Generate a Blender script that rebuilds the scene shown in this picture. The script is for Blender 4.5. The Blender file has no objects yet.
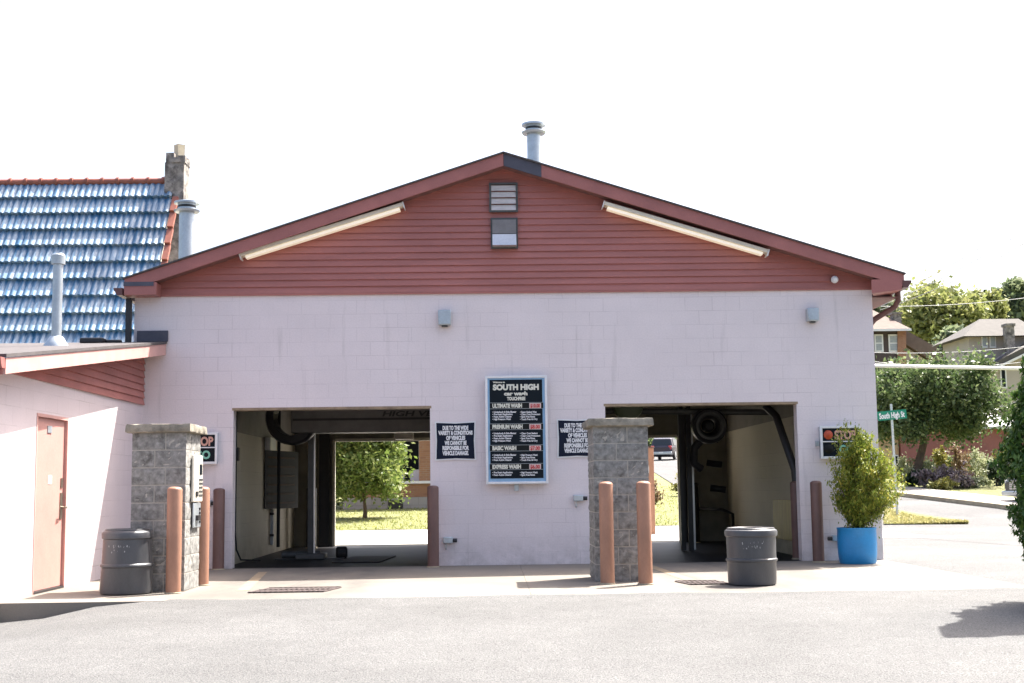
import bpy, math, random
import numpy as np
from mathutils import Vector, Matrix
random.seed(7); rng = np.random.default_rng(11)
scn = bpy.context.scene
COL = scn.collection
PI = math.pi

# ------------------------------------------------------------------ camera, sky, sun, exposure
F = 1300.0; PITCH = math.atan(146.5 / F); YAW = math.radians(1.0); ROLL = .0125; CH = 1.09
RM = Matrix.Rotation(-YAW, 3, 'Z') @ Matrix.Rotation(PI / 2 + PITCH, 3, 'X') @ Matrix.Rotation(-ROLL, 3, 'Z')
cam = bpy.data.cameras.new('camera'); camo = bpy.data.objects.new('camera', cam); COL.objects.link(camo)
camo.matrix_world = Matrix.Translation((0, 0, CH)) @ RM.to_4x4()
cam.sensor_width = 36; cam.lens = F / 1024 * 36; cam.clip_start = .1; cam.clip_end = 2000
scn.camera = camo

SUN = Vector((.46, .40, 1.0)).normalized()
w = bpy.data.worlds.new('World'); scn.world = w; w.use_nodes = True
nt = w.node_tree; nt.nodes.clear()
sky = nt.nodes.new('ShaderNodeTexSky'); sky.sky_type = 'NISHITA'; sky.sun_disc = False
sky.sun_elevation = math.asin(SUN.z); sky.sun_rotation = math.atan2(SUN.x, SUN.y)
sky.air_density = .85; sky.dust_density = 6.5; sky.ozone_density = 1.0
bg = nt.nodes.new('ShaderNodeBackground'); bg.inputs[1].default_value = .118
wo = nt.nodes.new('ShaderNodeOutputWorld')
nt.links.new(sky.outputs[0], bg.inputs[0]); nt.links.new(bg.outputs[0], wo.inputs[0])
sl = bpy.data.lights.new('sun', 'SUN'); sl.energy = 4.3; sl.angle = math.radians(.5); sl.color = (1, .955, .89)
so = bpy.data.objects.new('sun', sl); COL.objects.link(so)
so.rotation_euler = SUN.to_track_quat('Z', 'Y').to_euler(); so.location = (20, 20, 50)
scn.view_settings.view_transform = 'Standard'; scn.view_settings.look = 'None'
scn.view_settings.exposure = 1.86; scn.view_settings.gamma = 1
scn.view_settings.use_curve_mapping = False
scn.cycles.max_bounces = 8; scn.cycles.diffuse_bounces = 5; scn.cycles.transparent_max_bounces = 8

# ------------------------------------------------------------------ measuring helpers (photo pixel -> point of the place)
def ray(px, py): return RM @ Vector(((px - 512) / F, -(py - 341.5) / F, -1))
def at(px, py, Y):
    d = ray(px, py); t = Y / d.y; return Vector((d.x * t, Y, CH + d.z * t))
def atX(px, py, X):
    d = ray(px, py); t = X / d.x; return Vector((X, d.y * t, CH + d.z * t))
def lerp(a, b, t): return a + (b - a) * t
def sstep(t): t = max(0., min(1., t)); return t * t * (3 - 2 * t)
def zt(x, y):
    if y < 33: return 0.
    r = x / y
    s = lerp(.03, .045, sstep((r + .08) / .2)) if r < .12 else lerp(.045, .053, sstep((r - .12) / .15))
    return s * (y - 33) * min(1, .35 + (y - 33) / 8.) if y < 140 else s * 107 + .02 * (y - 140)
def za(x, y):          # the asphalt falls gently away from the apron, more so at the left kerb
    return -.003 - .033 * max(0, 13.38 - y) - .19 * sstep((-3.6 - x) / 1.3) * sstep((y - 6) / 6.)* (1 if y < 13.38 else sstep((14.5 - y) / 1.))
def gt(px, py):
    d = ray(px, py); t = 14.
    while t < 400:
        p = d * t
        if CH + p.z <= zt(p.x, p.y): break
        t += .1
    return Vector((p.x, p.y, zt(p.x, p.y)))

# ------------------------------------------------------------------ materials
MATS = {}
def newmat(name):
    m = bpy.data.materials.new(name); m.use_nodes = True; MATS[name] = m
    n = m.node_tree; return m, n, n.nodes['Principled BSDF']
def nd(n, t, **k):
    x = n.nodes.new(t)
    for a, b in k.items(): setattr(x, a, b)
    return x
def coords(n, kind='Object', scale=(1, 1, 1)):
    tc = nd(n, 'ShaderNodeTexCoord'); mp = nd(n, 'ShaderNodeMapping'); mp.inputs[3].default_value = scale
    n.links.new(tc.outputs[kind], mp.inputs[0]); return mp.outputs[0]
def noise(n, vec, scale, detail=6, rough=.6):
    t = nd(n, 'ShaderNodeTexNoise'); t.inputs['Scale'].default_value = scale; t.inputs['Detail'].default_value = detail
    t.inputs['Roughness'].default_value = rough
    n.links.new(vec, t.inputs['Vector']); return t.outputs['Fac']
def ramp(n, fac, stops):
    r = nd(n, 'ShaderNodeValToRGB'); e = r.color_ramp.elements
    while len(e) < len(stops): e.new(.5)
    for i, (p, c) in enumerate(stops): e[i].position = p; e[i].color = (*c, 1) if len(c) == 3 else c
    n.links.new(fac, r.inputs[0]); return r.outputs[0]
def mix(n, a, b, fac, mode='MIX'):
    x = nd(n, 'ShaderNodeMix', data_type='RGBA', blend_type=mode)
    for s, v in ((6, a), (7, b)):
        if isinstance(v, tuple): x.inputs[s].default_value = (*v, 1)
        else: n.links.new(v, x.inputs[s])
    if isinstance(fac, (int, float)): x.inputs[0].default_value = fac
    else: n.links.new(fac, x.inputs[0])
    return x.outputs[2]
def bump(n, bs, h, strength=.3, dist=.01):
    b = nd(n, 'ShaderNodeBump'); b.inputs['Strength'].default_value = strength; b.inputs['Distance'].default_value = dist
    n.links.new(h, b.inputs['Height']); n.links.new(b.outputs[0], bs.inputs['Normal']); return b
def mul(c, k): return tuple(min(1, v * k) for v in c)
def mat(name, col, rough=.6, var=.18, scale=6., fine=60., bmp=.15, metal=0., stain=None, stain_at=(.62, .74), spec=.5, stretch=(1, 1, 1), emit=None):
    m, n, b = newmat(name)
    v = coords(n, 'Object', stretch)
    f1 = noise(n, v, scale); f2 = noise(n, v, fine, 3)
    c = ramp(n, f1, [(.3, mul(col, 1 - var)), (.7, mul(col, 1 + var))])
    c = mix(n, c, ramp(n, f2, [(.3, (.82, .82, .82)), (.7, (1, 1, 1))]), .6, 'MULTIPLY')
    if stain:
        f3 = noise(n, v, scale * .45, 8, .7)
        c = mix(n, c, stain, ramp(n, f3, [(stain_at[0], (0, 0, 0)), (stain_at[1], (.8, .8, .8))]))
    n.links.new(c, b.inputs['Base Color'])
    b.inputs['Roughness'].default_value = rough; b.inputs['Metallic'].default_value = metal
    b.inputs['Specular IOR Level'].default_value = spec
    if bmp: bump(n, b, f2, bmp, .005)
    if emit:
        b.inputs['Emission Color'].default_value = (*emit[0], 1); b.inputs['Emission Strength'].default_value = emit[1]
    return m
def block_mat(name, axes, col, col2, mort, bw=.4, bh=.2032, ms=.006, bstr=.5, off=.07, dirt=None):
    m, n, b = newmat(name)
    tc = nd(n, 'ShaderNodeTexCoord'); sp = nd(n, 'ShaderNodeSeparateXYZ'); cb = nd(n, 'ShaderNodeCombineXYZ')
    n.links.new(tc.outputs['Object'], sp.inputs[0])
    n.links.new(sp.outputs[axes[0]], cb.inputs[0]); n.links.new(sp.outputs[axes[1]], cb.inputs[1])
    ad = nd(n, 'ShaderNodeVectorMath', operation='ADD'); ad.inputs[1].default_value = (off, .02, 0)
    n.links.new(cb.outputs[0], ad.inputs[0])
    wob = nd(n, 'ShaderNodeTexNoise'); wob.inputs['Scale'].default_value = 1.5; n.links.new(cb.outputs[0], wob.inputs['Vector'])
    ws = nd(n, 'ShaderNodeVectorMath', operation='SCALE'); ws.inputs['Scale'].default_value = .008; n.links.new(wob.outputs['Color'], ws.inputs[0])
    a2 = nd(n, 'ShaderNodeVectorMath', operation='ADD'); n.links.new(ad.outputs[0], a2.inputs[0]); n.links.new(ws.outputs[0], a2.inputs[1])
    br = nd(n, 'ShaderNodeTexBrick'); n.links.new(a2.outputs[0], br.inputs['Vector'])
    for k, v in (('Scale', 1), ('Brick Width', bw), ('Row Height', bh), ('Mortar Size', ms), ('Mortar Smooth', .5), ('Bias', 0)):
        br.inputs[k].default_value = v
    br.inputs['Color1'].default_value = (*col, 1); br.inputs['Color2'].default_value = (*col2, 1); br.inputs['Mortar'].default_value = (*mort, 1)
    vec = cb.outputs[0]
    vis = ramp(n, noise(n, vec, 1.1, 4), [(.42, (.0, .0, .0)), (.68, (.8, .8, .8))])
    avg = tuple((p + q) / 2 for p, q in zip(col, col2))
    mf = nd(n, 'ShaderNodeMath', operation='MULTIPLY'); n.links.new(br.outputs['Fac'], mf.inputs[0]); n.links.new(vis, mf.inputs[1])
    br2 = mix(n, br.outputs['Color'], avg, br.outputs['Fac'])
    c = mix(n, br2, mort, mf.outputs[0])
    f1 = noise(n, vec, .8, 7, .65)
    c = mix(n, c, ramp(n, f1, [(.3, (.9, .9, .9)), (.7, (1, 1, 1))]), 1., 'MULTIPLY')
    f2 = noise(n, vec, 45, 4)
    c = mix(n, c, ramp(n, f2, [(.3, (.9, .9, .9)), (.65, (1, 1, 1))]), .7, 'MULTIPLY')
    if dirt:   # splash dirt along the foot of the wall and dirty runs
        zr = nd(n, 'ShaderNodeMapRange'); zr.inputs[1].default_value = .5; zr.inputs[2].default_value = 0
        n.links.new(sp.outputs[2], zr.inputs[0])
        dm = nd(n, 'ShaderNodeMath', operation='MULTIPLY'); n.links.new(zr.outputs[0], dm.inputs[0])
        n.links.new(ramp(n, noise(n, vec, 3, 8, .7), [(.4, (0, 0, 0)), (.75, (.8, .8, .8))]), dm.inputs[1])
        c = mix(n, c, dirt, dm.outputs[0])
        mpv = nd(n, 'ShaderNodeMapping'); mpv.inputs[3].default_value = (7, .5, 1); n.links.new(cb.outputs[0], mpv.inputs[0])
        c = mix(n, c, dirt, ramp(n, noise(n, mpv.outputs[0], 1, 6, .6), [(.60, (0, 0, 0)), (.85, (.4, .4, .4))]))
    n.links.new(c, b.inputs['Base Color']); b.inputs['Roughness'].default_value = .62
    hh = nd(n, 'ShaderNodeMath', operation='MULTIPLY_ADD'); n.links.new(mf.outputs[0], hh.inputs[0]); hh.inputs[1].default_value = -1.
    n.links.new(f2, hh.inputs[2]); bump(n, b, hh.outputs[0], bstr, .004)
    return m
def leaf_mat(name, cols, trans=.25, rough=.5):
    m, n, b = newmat(name)
    g = nd(n, 'ShaderNodeNewGeometry'); v = coords(n)
    f = noise(n, v, 1.3, 3)
    a = nd(n, 'ShaderNodeMath', operation='MULTIPLY_ADD'); a.inputs[1].default_value = .6
    n.links.new(g.outputs['Random Per Island'], a.inputs[0])
    h = nd(n, 'ShaderNodeMath', operation='MULTIPLY'); h.inputs[1].default_value = .4
    n.links.new(f, h.inputs[0]); n.links.new(h.outputs[0], a.inputs[2])
    k = len(cols); c = ramp(n, a.outputs[0], [(.1 + .75 * i / (k - 1), cc) for i, cc in enumerate(cols)])
    n.links.new(c, b.inputs['Base Color']); b.inputs['Roughness'].default_value = rough
    b.inputs['Specular IOR Level'].default_value = .35
    tr = nd(n, 'ShaderNodeBsdfTranslucent'); n.links.new(c, tr.inputs[0])
    ms = nd(n, 'ShaderNodeMixShader'); ms.inputs[0].default_value = trans
    n.links.new(b.outputs[0], ms.inputs[1]); n.links.new(tr.outputs[0], ms.inputs[2])
    n.links.new(ms.outputs[0], n.nodes['Material Output'].inputs[0]); return m

PINK = (.79, .71, .71)
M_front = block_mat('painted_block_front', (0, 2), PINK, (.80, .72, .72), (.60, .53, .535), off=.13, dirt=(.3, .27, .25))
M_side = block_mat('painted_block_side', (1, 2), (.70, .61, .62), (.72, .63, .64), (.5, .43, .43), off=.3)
M_in = block_mat('bay_wall_paint', (1, 2), (.50, .455, .35), (.48, .44, .34), (.38, .34, .26), dirt=(.2, .16, .09))
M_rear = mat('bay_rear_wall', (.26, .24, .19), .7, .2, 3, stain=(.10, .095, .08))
M_siding = mat('red_siding', (.41, .155, .132), .55, .16, 1.6, 40, .1, stain=(.42, .19, .155), stretch=(.35, 1, 2.5))
M_fascia = mat('red_fascia', (.37, .138, .12), .5, .14, 2, 50, .1, stain=(.36, .17, .15))
M_fpink = mat('pink_fascia', (.60, .34, .30), .55, .1, 3, 60, .1, stain=(.5, .25, .21))
M_slate = mat('bare_fascia', (.075, .075, .10), .6, .15, 6)
M_shingle = mat('asphalt_shingle', (.085, .075, .075), .9, .25, 8, 70, .6, stain=(.15, .14, .13))
M_soffit = mat('soffit_paint', (.20, .10, .09), .7, .1)
M_gutter = mat('gutter_brown', (.13, .055, .05), .4, .15)
M_black = mat('black_metal', (.022, .022, .024), .45, .2)
M_rub = mat('black_rubber', (.015, .015, .016), .7, .2)
M_dkgrey = mat('dark_grey_metal', (.07, .072, .07), .5, .2)
M_gal = mat('galvanised', (.50, .55, .58), .38, .12, 5, 40, .05, metal=.55, stain=(.36, .38, .4))
M_alu = mat('mill_aluminium', (.62, .63, .64), .35, .1, 4, 40, .05, metal=.6)
M_white = mat('white_paint', (.78, .78, .78), .5, .05)
M_cream = mat('cream_enamel', (.74, .70, .60), .5, .08)
M_lamp = mat('lamp_diffuser', (.85, .84, .80), .4, .03, emit=((1, .80, .52), .13))
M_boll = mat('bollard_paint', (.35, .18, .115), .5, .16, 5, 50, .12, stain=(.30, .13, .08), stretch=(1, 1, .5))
M_boll2 = mat('bollard_paint_shaded', (.155, .085, .07), .5, .16, 5, 50, .12, stain=(.15, .07, .06), stretch=(1, 1, .5))  # darker copy of the bollard paint, shade by the wall put into its colour
M_bollk = mat('bollard_black', (.02, .018, .018), .5, .2)
M_drum = mat('drum_plastic', (.07, .072, .078), .42, .2, 5, 90, .15, stain=(.12, .11, .10), stretch=(1, 1, .4))
M_mark = mat('worn_white_marking', (.42, .42, .42), .7, .3, 30)
M_block = mat('split_face_block', (.25, .246, .23), .95, .45, 16, 34, .7, stain=(.06, .055, .047), stain_at=(.53, .68))
M_mort = mat('pale_mortar', (.42, .395, .345), .95, .15, 20, 80, .5)
M_cap = mat('cap_stone', (.26, .235, .185), .9, .4, 8, 60, .6, stain=(.09, .08, .06), stain_at=(.5, .66))
M_rubble = mat('rough_chimney_stone', (.27, .245, .225), .95, .55, 5, 30, 1., stain=(.04, .036, .035), stain_at=(.5, .62))
M_clay = mat('clay_pot', (.62, .55, .42), .8, .12)
M_redtile = mat('red_clay_tile', (.30, .10, .065), .5, .2, 5)
M_navy = mat('sign_navy', (.008, .013, .030), .55, .1, bmp=0, spec=.15)
M_menu = mat('menu_board', (.006, .011, .016), .5, .1, bmp=0, spec=.15)
M_band = mat('menu_band', (.012, .014, .013), .5, .1, bmp=0, spec=.15)
M_frame = mat('menu_frame', (.8, .8, .8), .35, .05)
M_frameblue = mat('menu_inner_frame', (.25, .43, .62), .4, .06)
M_letter = mat('cream_lettering', (.74, .73, .62), .5, .04, bmp=0)
M_lettw = mat('white_lettering', (.8, .8, .8), .5, .03, bmp=0)
M_price = mat('price_plate', (.78, .60, .55), .5, .05, bmp=0)
M_red = mat('red_lettering', (.55, .05, .05), .5, .06, bmp=0)
M_ledr = mat('red_signal', (.50, .07, .02), .4, .25, 60)
M_ledp = mat('pink_signal', (.66, .36, .28), .4, .1)
M_ledg = mat('green_signal', (.22, .55, .42), .4, .1)
M_door = mat('door_pink', (.56, .30, .26), .5, .06, 3, 50, .08, stain=(.42, .2, .17), stain_at=(.7, .76))
M_brass = mat('door_steel', (.30, .27, .22), .4, .15, metal=.8)
M_blue = mat('blue_plastic', (.02, .26, .58), .4, .10, 3, 50, .06, stain=(.05, .32, .62))
M_soil = mat('soil', (.05, .035, .025), .95, .3)
M_bark = mat('bark', (.10, .075, .055), .95, .35, 10, 60, 1., stretch=(1, 1, .3))
M_hazard = mat('gantry_grey', (.085, .085, .08), .5, .2)
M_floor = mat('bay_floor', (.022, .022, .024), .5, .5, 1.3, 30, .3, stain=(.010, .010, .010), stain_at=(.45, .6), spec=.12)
M_conc = mat('apron_concrete', (.20, .178, .15), .85, .13, .9, 50, .35, stain=(.14, .115, .09), stain_at=(.52, .8))
def apron_shade_tracks():  # tyre-track bands, also carrying the apron's bay-front shade in their colour
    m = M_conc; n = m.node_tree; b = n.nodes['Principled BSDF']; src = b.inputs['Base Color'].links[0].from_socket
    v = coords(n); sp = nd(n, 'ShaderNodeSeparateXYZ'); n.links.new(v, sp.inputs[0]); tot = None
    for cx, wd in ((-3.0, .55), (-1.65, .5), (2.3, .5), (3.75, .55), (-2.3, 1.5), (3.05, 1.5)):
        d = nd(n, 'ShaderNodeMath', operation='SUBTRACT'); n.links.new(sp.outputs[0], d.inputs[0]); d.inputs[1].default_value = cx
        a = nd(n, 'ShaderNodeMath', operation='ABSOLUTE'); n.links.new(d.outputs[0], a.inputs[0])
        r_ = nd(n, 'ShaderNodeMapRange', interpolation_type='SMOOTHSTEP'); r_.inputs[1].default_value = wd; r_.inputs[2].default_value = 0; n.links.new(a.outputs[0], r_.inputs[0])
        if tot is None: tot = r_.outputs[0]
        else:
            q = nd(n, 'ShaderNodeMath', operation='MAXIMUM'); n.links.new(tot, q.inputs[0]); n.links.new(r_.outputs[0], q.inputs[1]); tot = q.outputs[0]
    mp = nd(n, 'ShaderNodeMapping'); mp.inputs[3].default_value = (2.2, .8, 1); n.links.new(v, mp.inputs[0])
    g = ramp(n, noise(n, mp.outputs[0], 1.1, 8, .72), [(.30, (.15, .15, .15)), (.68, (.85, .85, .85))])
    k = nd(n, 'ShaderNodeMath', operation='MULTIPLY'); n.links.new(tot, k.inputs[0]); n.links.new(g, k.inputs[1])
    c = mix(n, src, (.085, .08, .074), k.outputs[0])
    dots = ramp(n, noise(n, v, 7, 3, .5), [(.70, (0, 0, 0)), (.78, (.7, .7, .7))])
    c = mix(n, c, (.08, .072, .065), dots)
    n.links.new(c, b.inputs['Base Color'])
apron_shade_tracks()
M_kerbc = mat('kerb_concrete', (.36, .31, .22), .9, .2, 3, 40, .5, stain=(.2, .17, .13))
M_walk = mat('pavement_concrete', (.27, .245, .22), .9, .1, 1.5, 40, .3)
M_grate = mat('rusty_grate', (.10, .075, .07), .7, .3, 10)
M_hole = mat('drain_dark', (.01, .01, .01), .9)
M_yellow = mat('worn_yellow_line', (.27, .215, .145), .85, .2, 6, 40, .3)
def asphalt(name, base, seed=0.):
    m, n, b = newmat(name); v = coords(n)
    big = noise(n, v, .35, 8, .65); sp = noise(n, v, 80, 2, .75); md = noise(n, v, 4, 6, .7); fine = noise(n, v, 170, 2, .85)
    c = ramp(n, big, [(.25, mul(base, .74)), (.75, mul(base, 1.24))])
    c = mix(n, c, ramp(n, md, [(.25, (.8, .8, .8)), (.7, (1.05, 1.05, 1.04))]), .8, 'MULTIPLY')
    c = mix(n, c, ramp(n, sp, [(.36, (.22, .22, .24)), (.50, (1, 1, 1)), (.66, (1.5, 1.5, 1.46))]), .85, 'MULTIPLY')
    c = mix(n, c, ramp(n, fine, [(.36, (.45, .45, .45)), (.6, (1.3, 1.3, 1.3))]), .55, 'MULTIPLY')
    n.links.new(c, b.inputs['Base Color']); b.inputs['Roughness'].default_value = .92
    bump(n, b, sp, .8, .008); return m
M_asph = asphalt('worn_asphalt', (.112, .112, .111))
M_road = asphalt('street_asphalt', (.115, .114, .113))
def grassm():
    m, n, b = newmat('lawn_grass'); v = coords(n)
    c = ramp(n, noise(n, v, .6, 8, .7), [(.3, (.14, .155, .045)), (.5, (.20, .21, .07)), (.7, (.28, .265, .11))])
    c = mix(n, c, ramp(n, noise(n, v, 18, 4), [(.3, (.55, .55, .55)), (.7, (1.2, 1.2, 1.2))]), .8, 'MULTIPLY')
    n.links.new(c, b.inputs['Base Color']); b.inputs['Roughness'].default_value = .9
    bump(n, b, noise(n, v, 30, 3), 1., .05); return m
M_grass = grassm()
M_blade = leaf_mat('grass_blades', [(.18, .18, .05), (.34, .32, .12), (.48, .41, .21)], .45)
M_lawnb = leaf_mat('lawn_blades', [(.13, .155, .035), (.24, .265, .075), (.36, .35, .14)], .4)
L_street = leaf_mat('street_tree_leaf', [(.04, .075, .026), (.095, .145, .05), (.22, .26, .12)], .42, .36)
L_hill = leaf_mat('hill_tree_leaf', [(.13, .16, .05), (.24, .27, .09), (.38, .37, .16)], .4)
L_hill2 = leaf_mat('far_tree_leaf', [(.11, .155, .08), (.18, .225, .12), (.26, .29, .17)], .4)
L_maple = leaf_mat('young_tree_leaf', [(.06, .105, .02), (.14, .20, .045), (.28, .31, .10)], .45)
L_cypress = leaf_mat('golden_cypress_leaf', [(.075, .12, .015), (.16, .22, .03), (.29, .33, .05), (.45, .38, .075)], .38)
L_arb = leaf_mat('arborvitae_leaf', [(.016, .05, .006), (.045, .11, .014), (.12, .20, .035)], .25)
L_bush = [leaf_mat('bush_leaf_green', [(.05, .09, .02), (.11, .16, .04), (.2, .23, .09)], .3),
          leaf_mat('bush_leaf_pale', [(.18, .21, .10), (.34, .37, .20), (.55, .55, .40)], .3),
          leaf_mat('bush_leaf_purple', [(.11, .085, .09), (.20, .155, .16), (.32, .26, .24)], .2),
          leaf_mat('bush_leaf_gold', [(.16, .15, .03), (.27, .26, .07), (.36, .33, .12)], .25),
          leaf_mat('bush_leaf_russet', [(.16, .10, .06), (.26, .17, .10), (.30, .24, .14)], .25),
          leaf_mat('bush_leaf_dark', [(.012, .025, .01), (.025, .05, .018), (.045, .075, .03)], .2)]

# ------------------------------------------------------------------ mesh building helpers
class MB:
    def __init__(s): s.v = []; s.f = []; s.sm = []
    def add(s, vs, fs, smooth=False):
        o = len(s.v); s.v += [tuple(p) for p in vs]; s.f += [tuple(o + i for i in f) for f in fs]; s.sm += [smooth] * len(fs); return s
    def box(s, x0, x1, y0, y1, z0, z1):
        return s.hexa([(x0, y0, z0), (x1, y0, z0), (x1, y1, z0), (x0, y1, z0), (x0, y0, z1), (x1, y0, z1), (x1, y1, z1), (x0, y1, z1)])
    def hexa(s, p):
        return s.add(p, [(3, 2, 1, 0), (4, 5, 6, 7), (0, 1, 5, 4), (1, 2, 6, 5), (2, 3, 7, 6), (3, 0, 4, 7)])
    def beam(s, a, b, wdt, hgt, up=(0, 0, 1)):
        a = Vector(a); b = Vector(b); d = (b - a).normalized(); u = Vector(up); r = d.cross(u).normalized(); u = r.cross(d).normalized()
        q = []
        for p in (a, b):
            for i, j in ((-1, -1), (1, -1), (1, 1), (-1, 1)): q.append(p + r * (i * wdt / 2) + u * (j * hgt / 2))
        return s.add(q, [(0, 1, 2, 3), (7, 6, 5, 4), (0, 4, 5, 1), (1, 5, 6, 2), (2, 6, 7, 3), (3, 7, 4, 0)])
    def prism(s, poly, ext, axis='y'):
        """poly: 2-D points; ext: (a,b) along axis. y: (x,z); x: (y,z); z: (x,y)"""
        k = {'y': lambda p, e: (p[0], e, p[1]), 'x': lambda p, e: (e, p[0], p[1]), 'z': lambda p, e: (p[0], p[1], e)}[axis]
        n = len(poly); vs = [k(p, ext[0]) for p in poly] + [k(p, ext[1]) for p in poly]
        return s.add(vs, [tuple(range(n))[::-1], tuple(range(n, 2 * n))] + [(i, (i + 1) % n, n + (i + 1) % n, n + i) for i in range(n)])
    def tube(s, pts, r, n=10, cap=True):
        pts = [Vector(p) for p in pts]; rs = r if isinstance(r, (list, tuple)) else [r] * len(pts)
        vs = []; fs = []; prev = None
        for i, p in enumerate(pts):
            d = (pts[min(i + 1, len(pts) - 1)] - pts[max(i - 1, 0)]).normalized()
            if prev is None: u = d.orthogonal().normalized()
            else: u = (prev - d * prev.dot(d)).normalized()
            prev = u; v = d.cross(u)
            for k in range(n):
                a = 2 * PI * k / n; vs.append(p + (u * math.cos(a) + v * math.sin(a)) * rs[i])
        for i in range(len(pts) - 1):
            for k in range(n): fs.append((i * n + k, i * n + (k + 1) % n, (i + 1) * n + (k + 1) % n, (i + 1) * n + k))
        s.add(vs, fs, True)
        if cap:
            s.add(vs[:n], [tuple(range(n))[::-1]]); s.add(vs[-n:], [tuple(range(n))])
        return s
    def lathe(s, prof, c=(0, 0, 0), n=32, axis=None):
        vs = []; fs = []; c = Vector(c)
        q = Vector((0, 0, 1)).rotation_difference(Vector(axis)) if axis else None
        for r, z in prof:
            for k in range(n):
                a = 2 * PI * k / n; p = Vector((r * math.cos(a), r * math.sin(a), z))
                if q: p = q @ p
                vs.append(c + p)
        for i in range(len(prof) - 1):
            for k in range(n): fs.append((i * n + k, i * n + (k + 1) % n, (i + 1) * n + (k + 1) % n, (i + 1) * n + k))
        return s.add(vs, fs, True)
    def mesh(s, name, m):
        me = bpy.data.meshes.new(name); me.from_pydata(s.v, [], s.f); me.materials.append(m)
        me.polygons.foreach_set('use_smooth', s.sm); me.update(); me.set_sharp_from_angle(angle=math.radians(40)); return me

def link(name, me, parent=None, bevel=0.):
    o = bpy.data.objects.new(name, me); COL.objects.link(o)
    if parent is not None:
        o.parent = parent
        if parent.type == 'EMPTY': o.matrix_parent_inverse = Matrix.Translation(-parent.location)
    if bevel:
        b = o.modifiers.new('bevel', 'BEVEL'); b.width = bevel; b.segments = 2; b.limit_method = 'ANGLE'
    return o
def obj(name, mb, m, parent=None, bevel=0.): return link(name, mb.mesh(name, m), parent, bevel)
def tag(o, label=None, cat=None, group=None, kind=None):
    for k, v in (('label', label), ('category', cat), ('group', group), ('kind', kind)):
        if v: o[k] = v
    return o
def thing(name, loc, label, cat, group=None):
    o = bpy.data.objects.new(name, None); COL.objects.link(o); o.location = loc; o.empty_display_size = .2
    return tag(o, label, cat, group)
def dup(root, loc, label, rz=0.):
    r = root.copy(); COL.objects.link(r); r.location = loc; r.rotation_euler = (0, 0, rz); r['label'] = label
    for ch in list(root.children):
        c = ch.copy(); COL.objects.link(c); c.parent = r
        for g in list(ch.children):
            d = g.copy(); COL.objects.link(d); d.parent = c
    return r
def struct(name, mb, m): return tag(obj(name, mb, m), kind='structure')

def text_into(mb, s, x0, x1, zc, h, y, dep=.004, bold=.02, place=None):
    """lettering fitted to the box x0..x1, centred on zc with cap height h, standing on plane y (facing -y)"""
    cu = bpy.data.curves.new('t', 'FONT'); cu.body = s; cu.size = 1; cu.offset = bold; cu.extrude = .5; cu.resolution_u = 3
    o = bpy.data.objects.new('t', cu); COL.objects.link(o)
    me = bpy.data.meshes.new_from_object(o.evaluated_get(bpy.context.evaluated_depsgraph_get()))
    bpy.data.objects.remove(o); bpy.data.curves.remove(cu)
    vs = np.array([v.co[:] for v in me.vertices]); fs = [tuple(p.vertices) for p in me.polygons]
    lo = vs.min(0); hi = vs.max(0)
    caph = .72; zmid = caph / 2
    sx = (x1 - x0) / (hi[0] - lo[0]); sz = h / caph
    out = []
    for a, b_, c in vs:
        X = x0 + (a - lo[0]) * sx; Z = zc + (b_ - zmid) * sz; Y = y - (c + .5) * dep
        out.append(place(X, Y, Z) if place else (X, Y, Z))
    mb.add(out, fs); bpy.data.meshes.remove(me)
def text_px(mb, s, px0, px1, pyc, hpx, Y, **k):
    a = at(px0, pyc, Y); b = at(px1, pyc, Y); sc = (b.x - a.x) / (px1 - px0)
    text_into(mb, s, a.x, b.x, (a.z + b.z) / 2, hpx * sc, Y, **k)

# ------------------------------------------------------------------ foliage helpers
def leaves_mesh(name, cen, size, m, elong=1.7, up=None, jit=.35, nrm=None):
    N = len(cen); cen = np.asarray(cen, float)
    n = rng.normal(size=(N, 3)) if nrm is None else nrm + rng.normal(size=(N, 3)) * .7
    n[:, 2] += .35; n /= np.linalg.norm(n, axis=1)[:, None]
    a = rng.normal(size=(N, 3))
    if up is not None: a = a * .45 + np.asarray(up)
    a -= n * (a * n).sum(1)[:, None]; a /= np.linalg.norm(a, axis=1)[:, None] + 1e-9
    b = np.cross(n, a)
    s = size * (1 + jit * rng.normal(size=N)).clip(.4, 1.9)
    L = (s * elong / 2)[:, None]; Wd = (s / 2)[:, None]
    v = np.empty((N, 4, 3)); v[:, 0] = cen - a * L; v[:, 1] = cen + b * Wd + n * Wd * .25; v[:, 2] = cen + a * L; v[:, 3] = cen - b * Wd + n * Wd * .25
    me = bpy.data.meshes.new(name); me.vertices.add(N * 4); me.loops.add(N * 4); me.polygons.add(N)
    me.vertices.foreach_set('co', v.ravel()); me.loops.foreach_set('vertex_index', np.arange(N * 4, dtype=np.int32))
    me.polygons.foreach_set('loop_start', np.arange(0, N * 4, 4, dtype=np.int32))
    me.update(calc_edges=True); me.materials.append(m); return me
def clumps(c, rad, nc, shell=.45, lump=.25, zmin=-1.):
    """clump centres through an uneven ellipsoid"""
    ph = rng.uniform(0, 2 * PI, (4, 3)); out = []
    while len(out) < nc:
        d = rng.normal(size=3); d /= np.linalg.norm(d)
        if d[2] < zmin: continue
        k = 1 + lump * sum(math.sin((i + 2) * d[j] * 1.7 + ph[i][j]) for i in range(4) for j in range(3)) / 5
        r = rng.uniform(shell, 1) ** .6
        out.append(np.array(c) + d * np.array(rad) * r * k)
    return np.array(out)
def cloud(cl, per, rad):
    return (cl[:, None, :] + rng.normal(size=(len(cl), per, 3)) * np.asarray(rad) * rng.uniform(.6, 1.3, (len(cl), 1, 1))).reshape(-1, 3)
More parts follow.
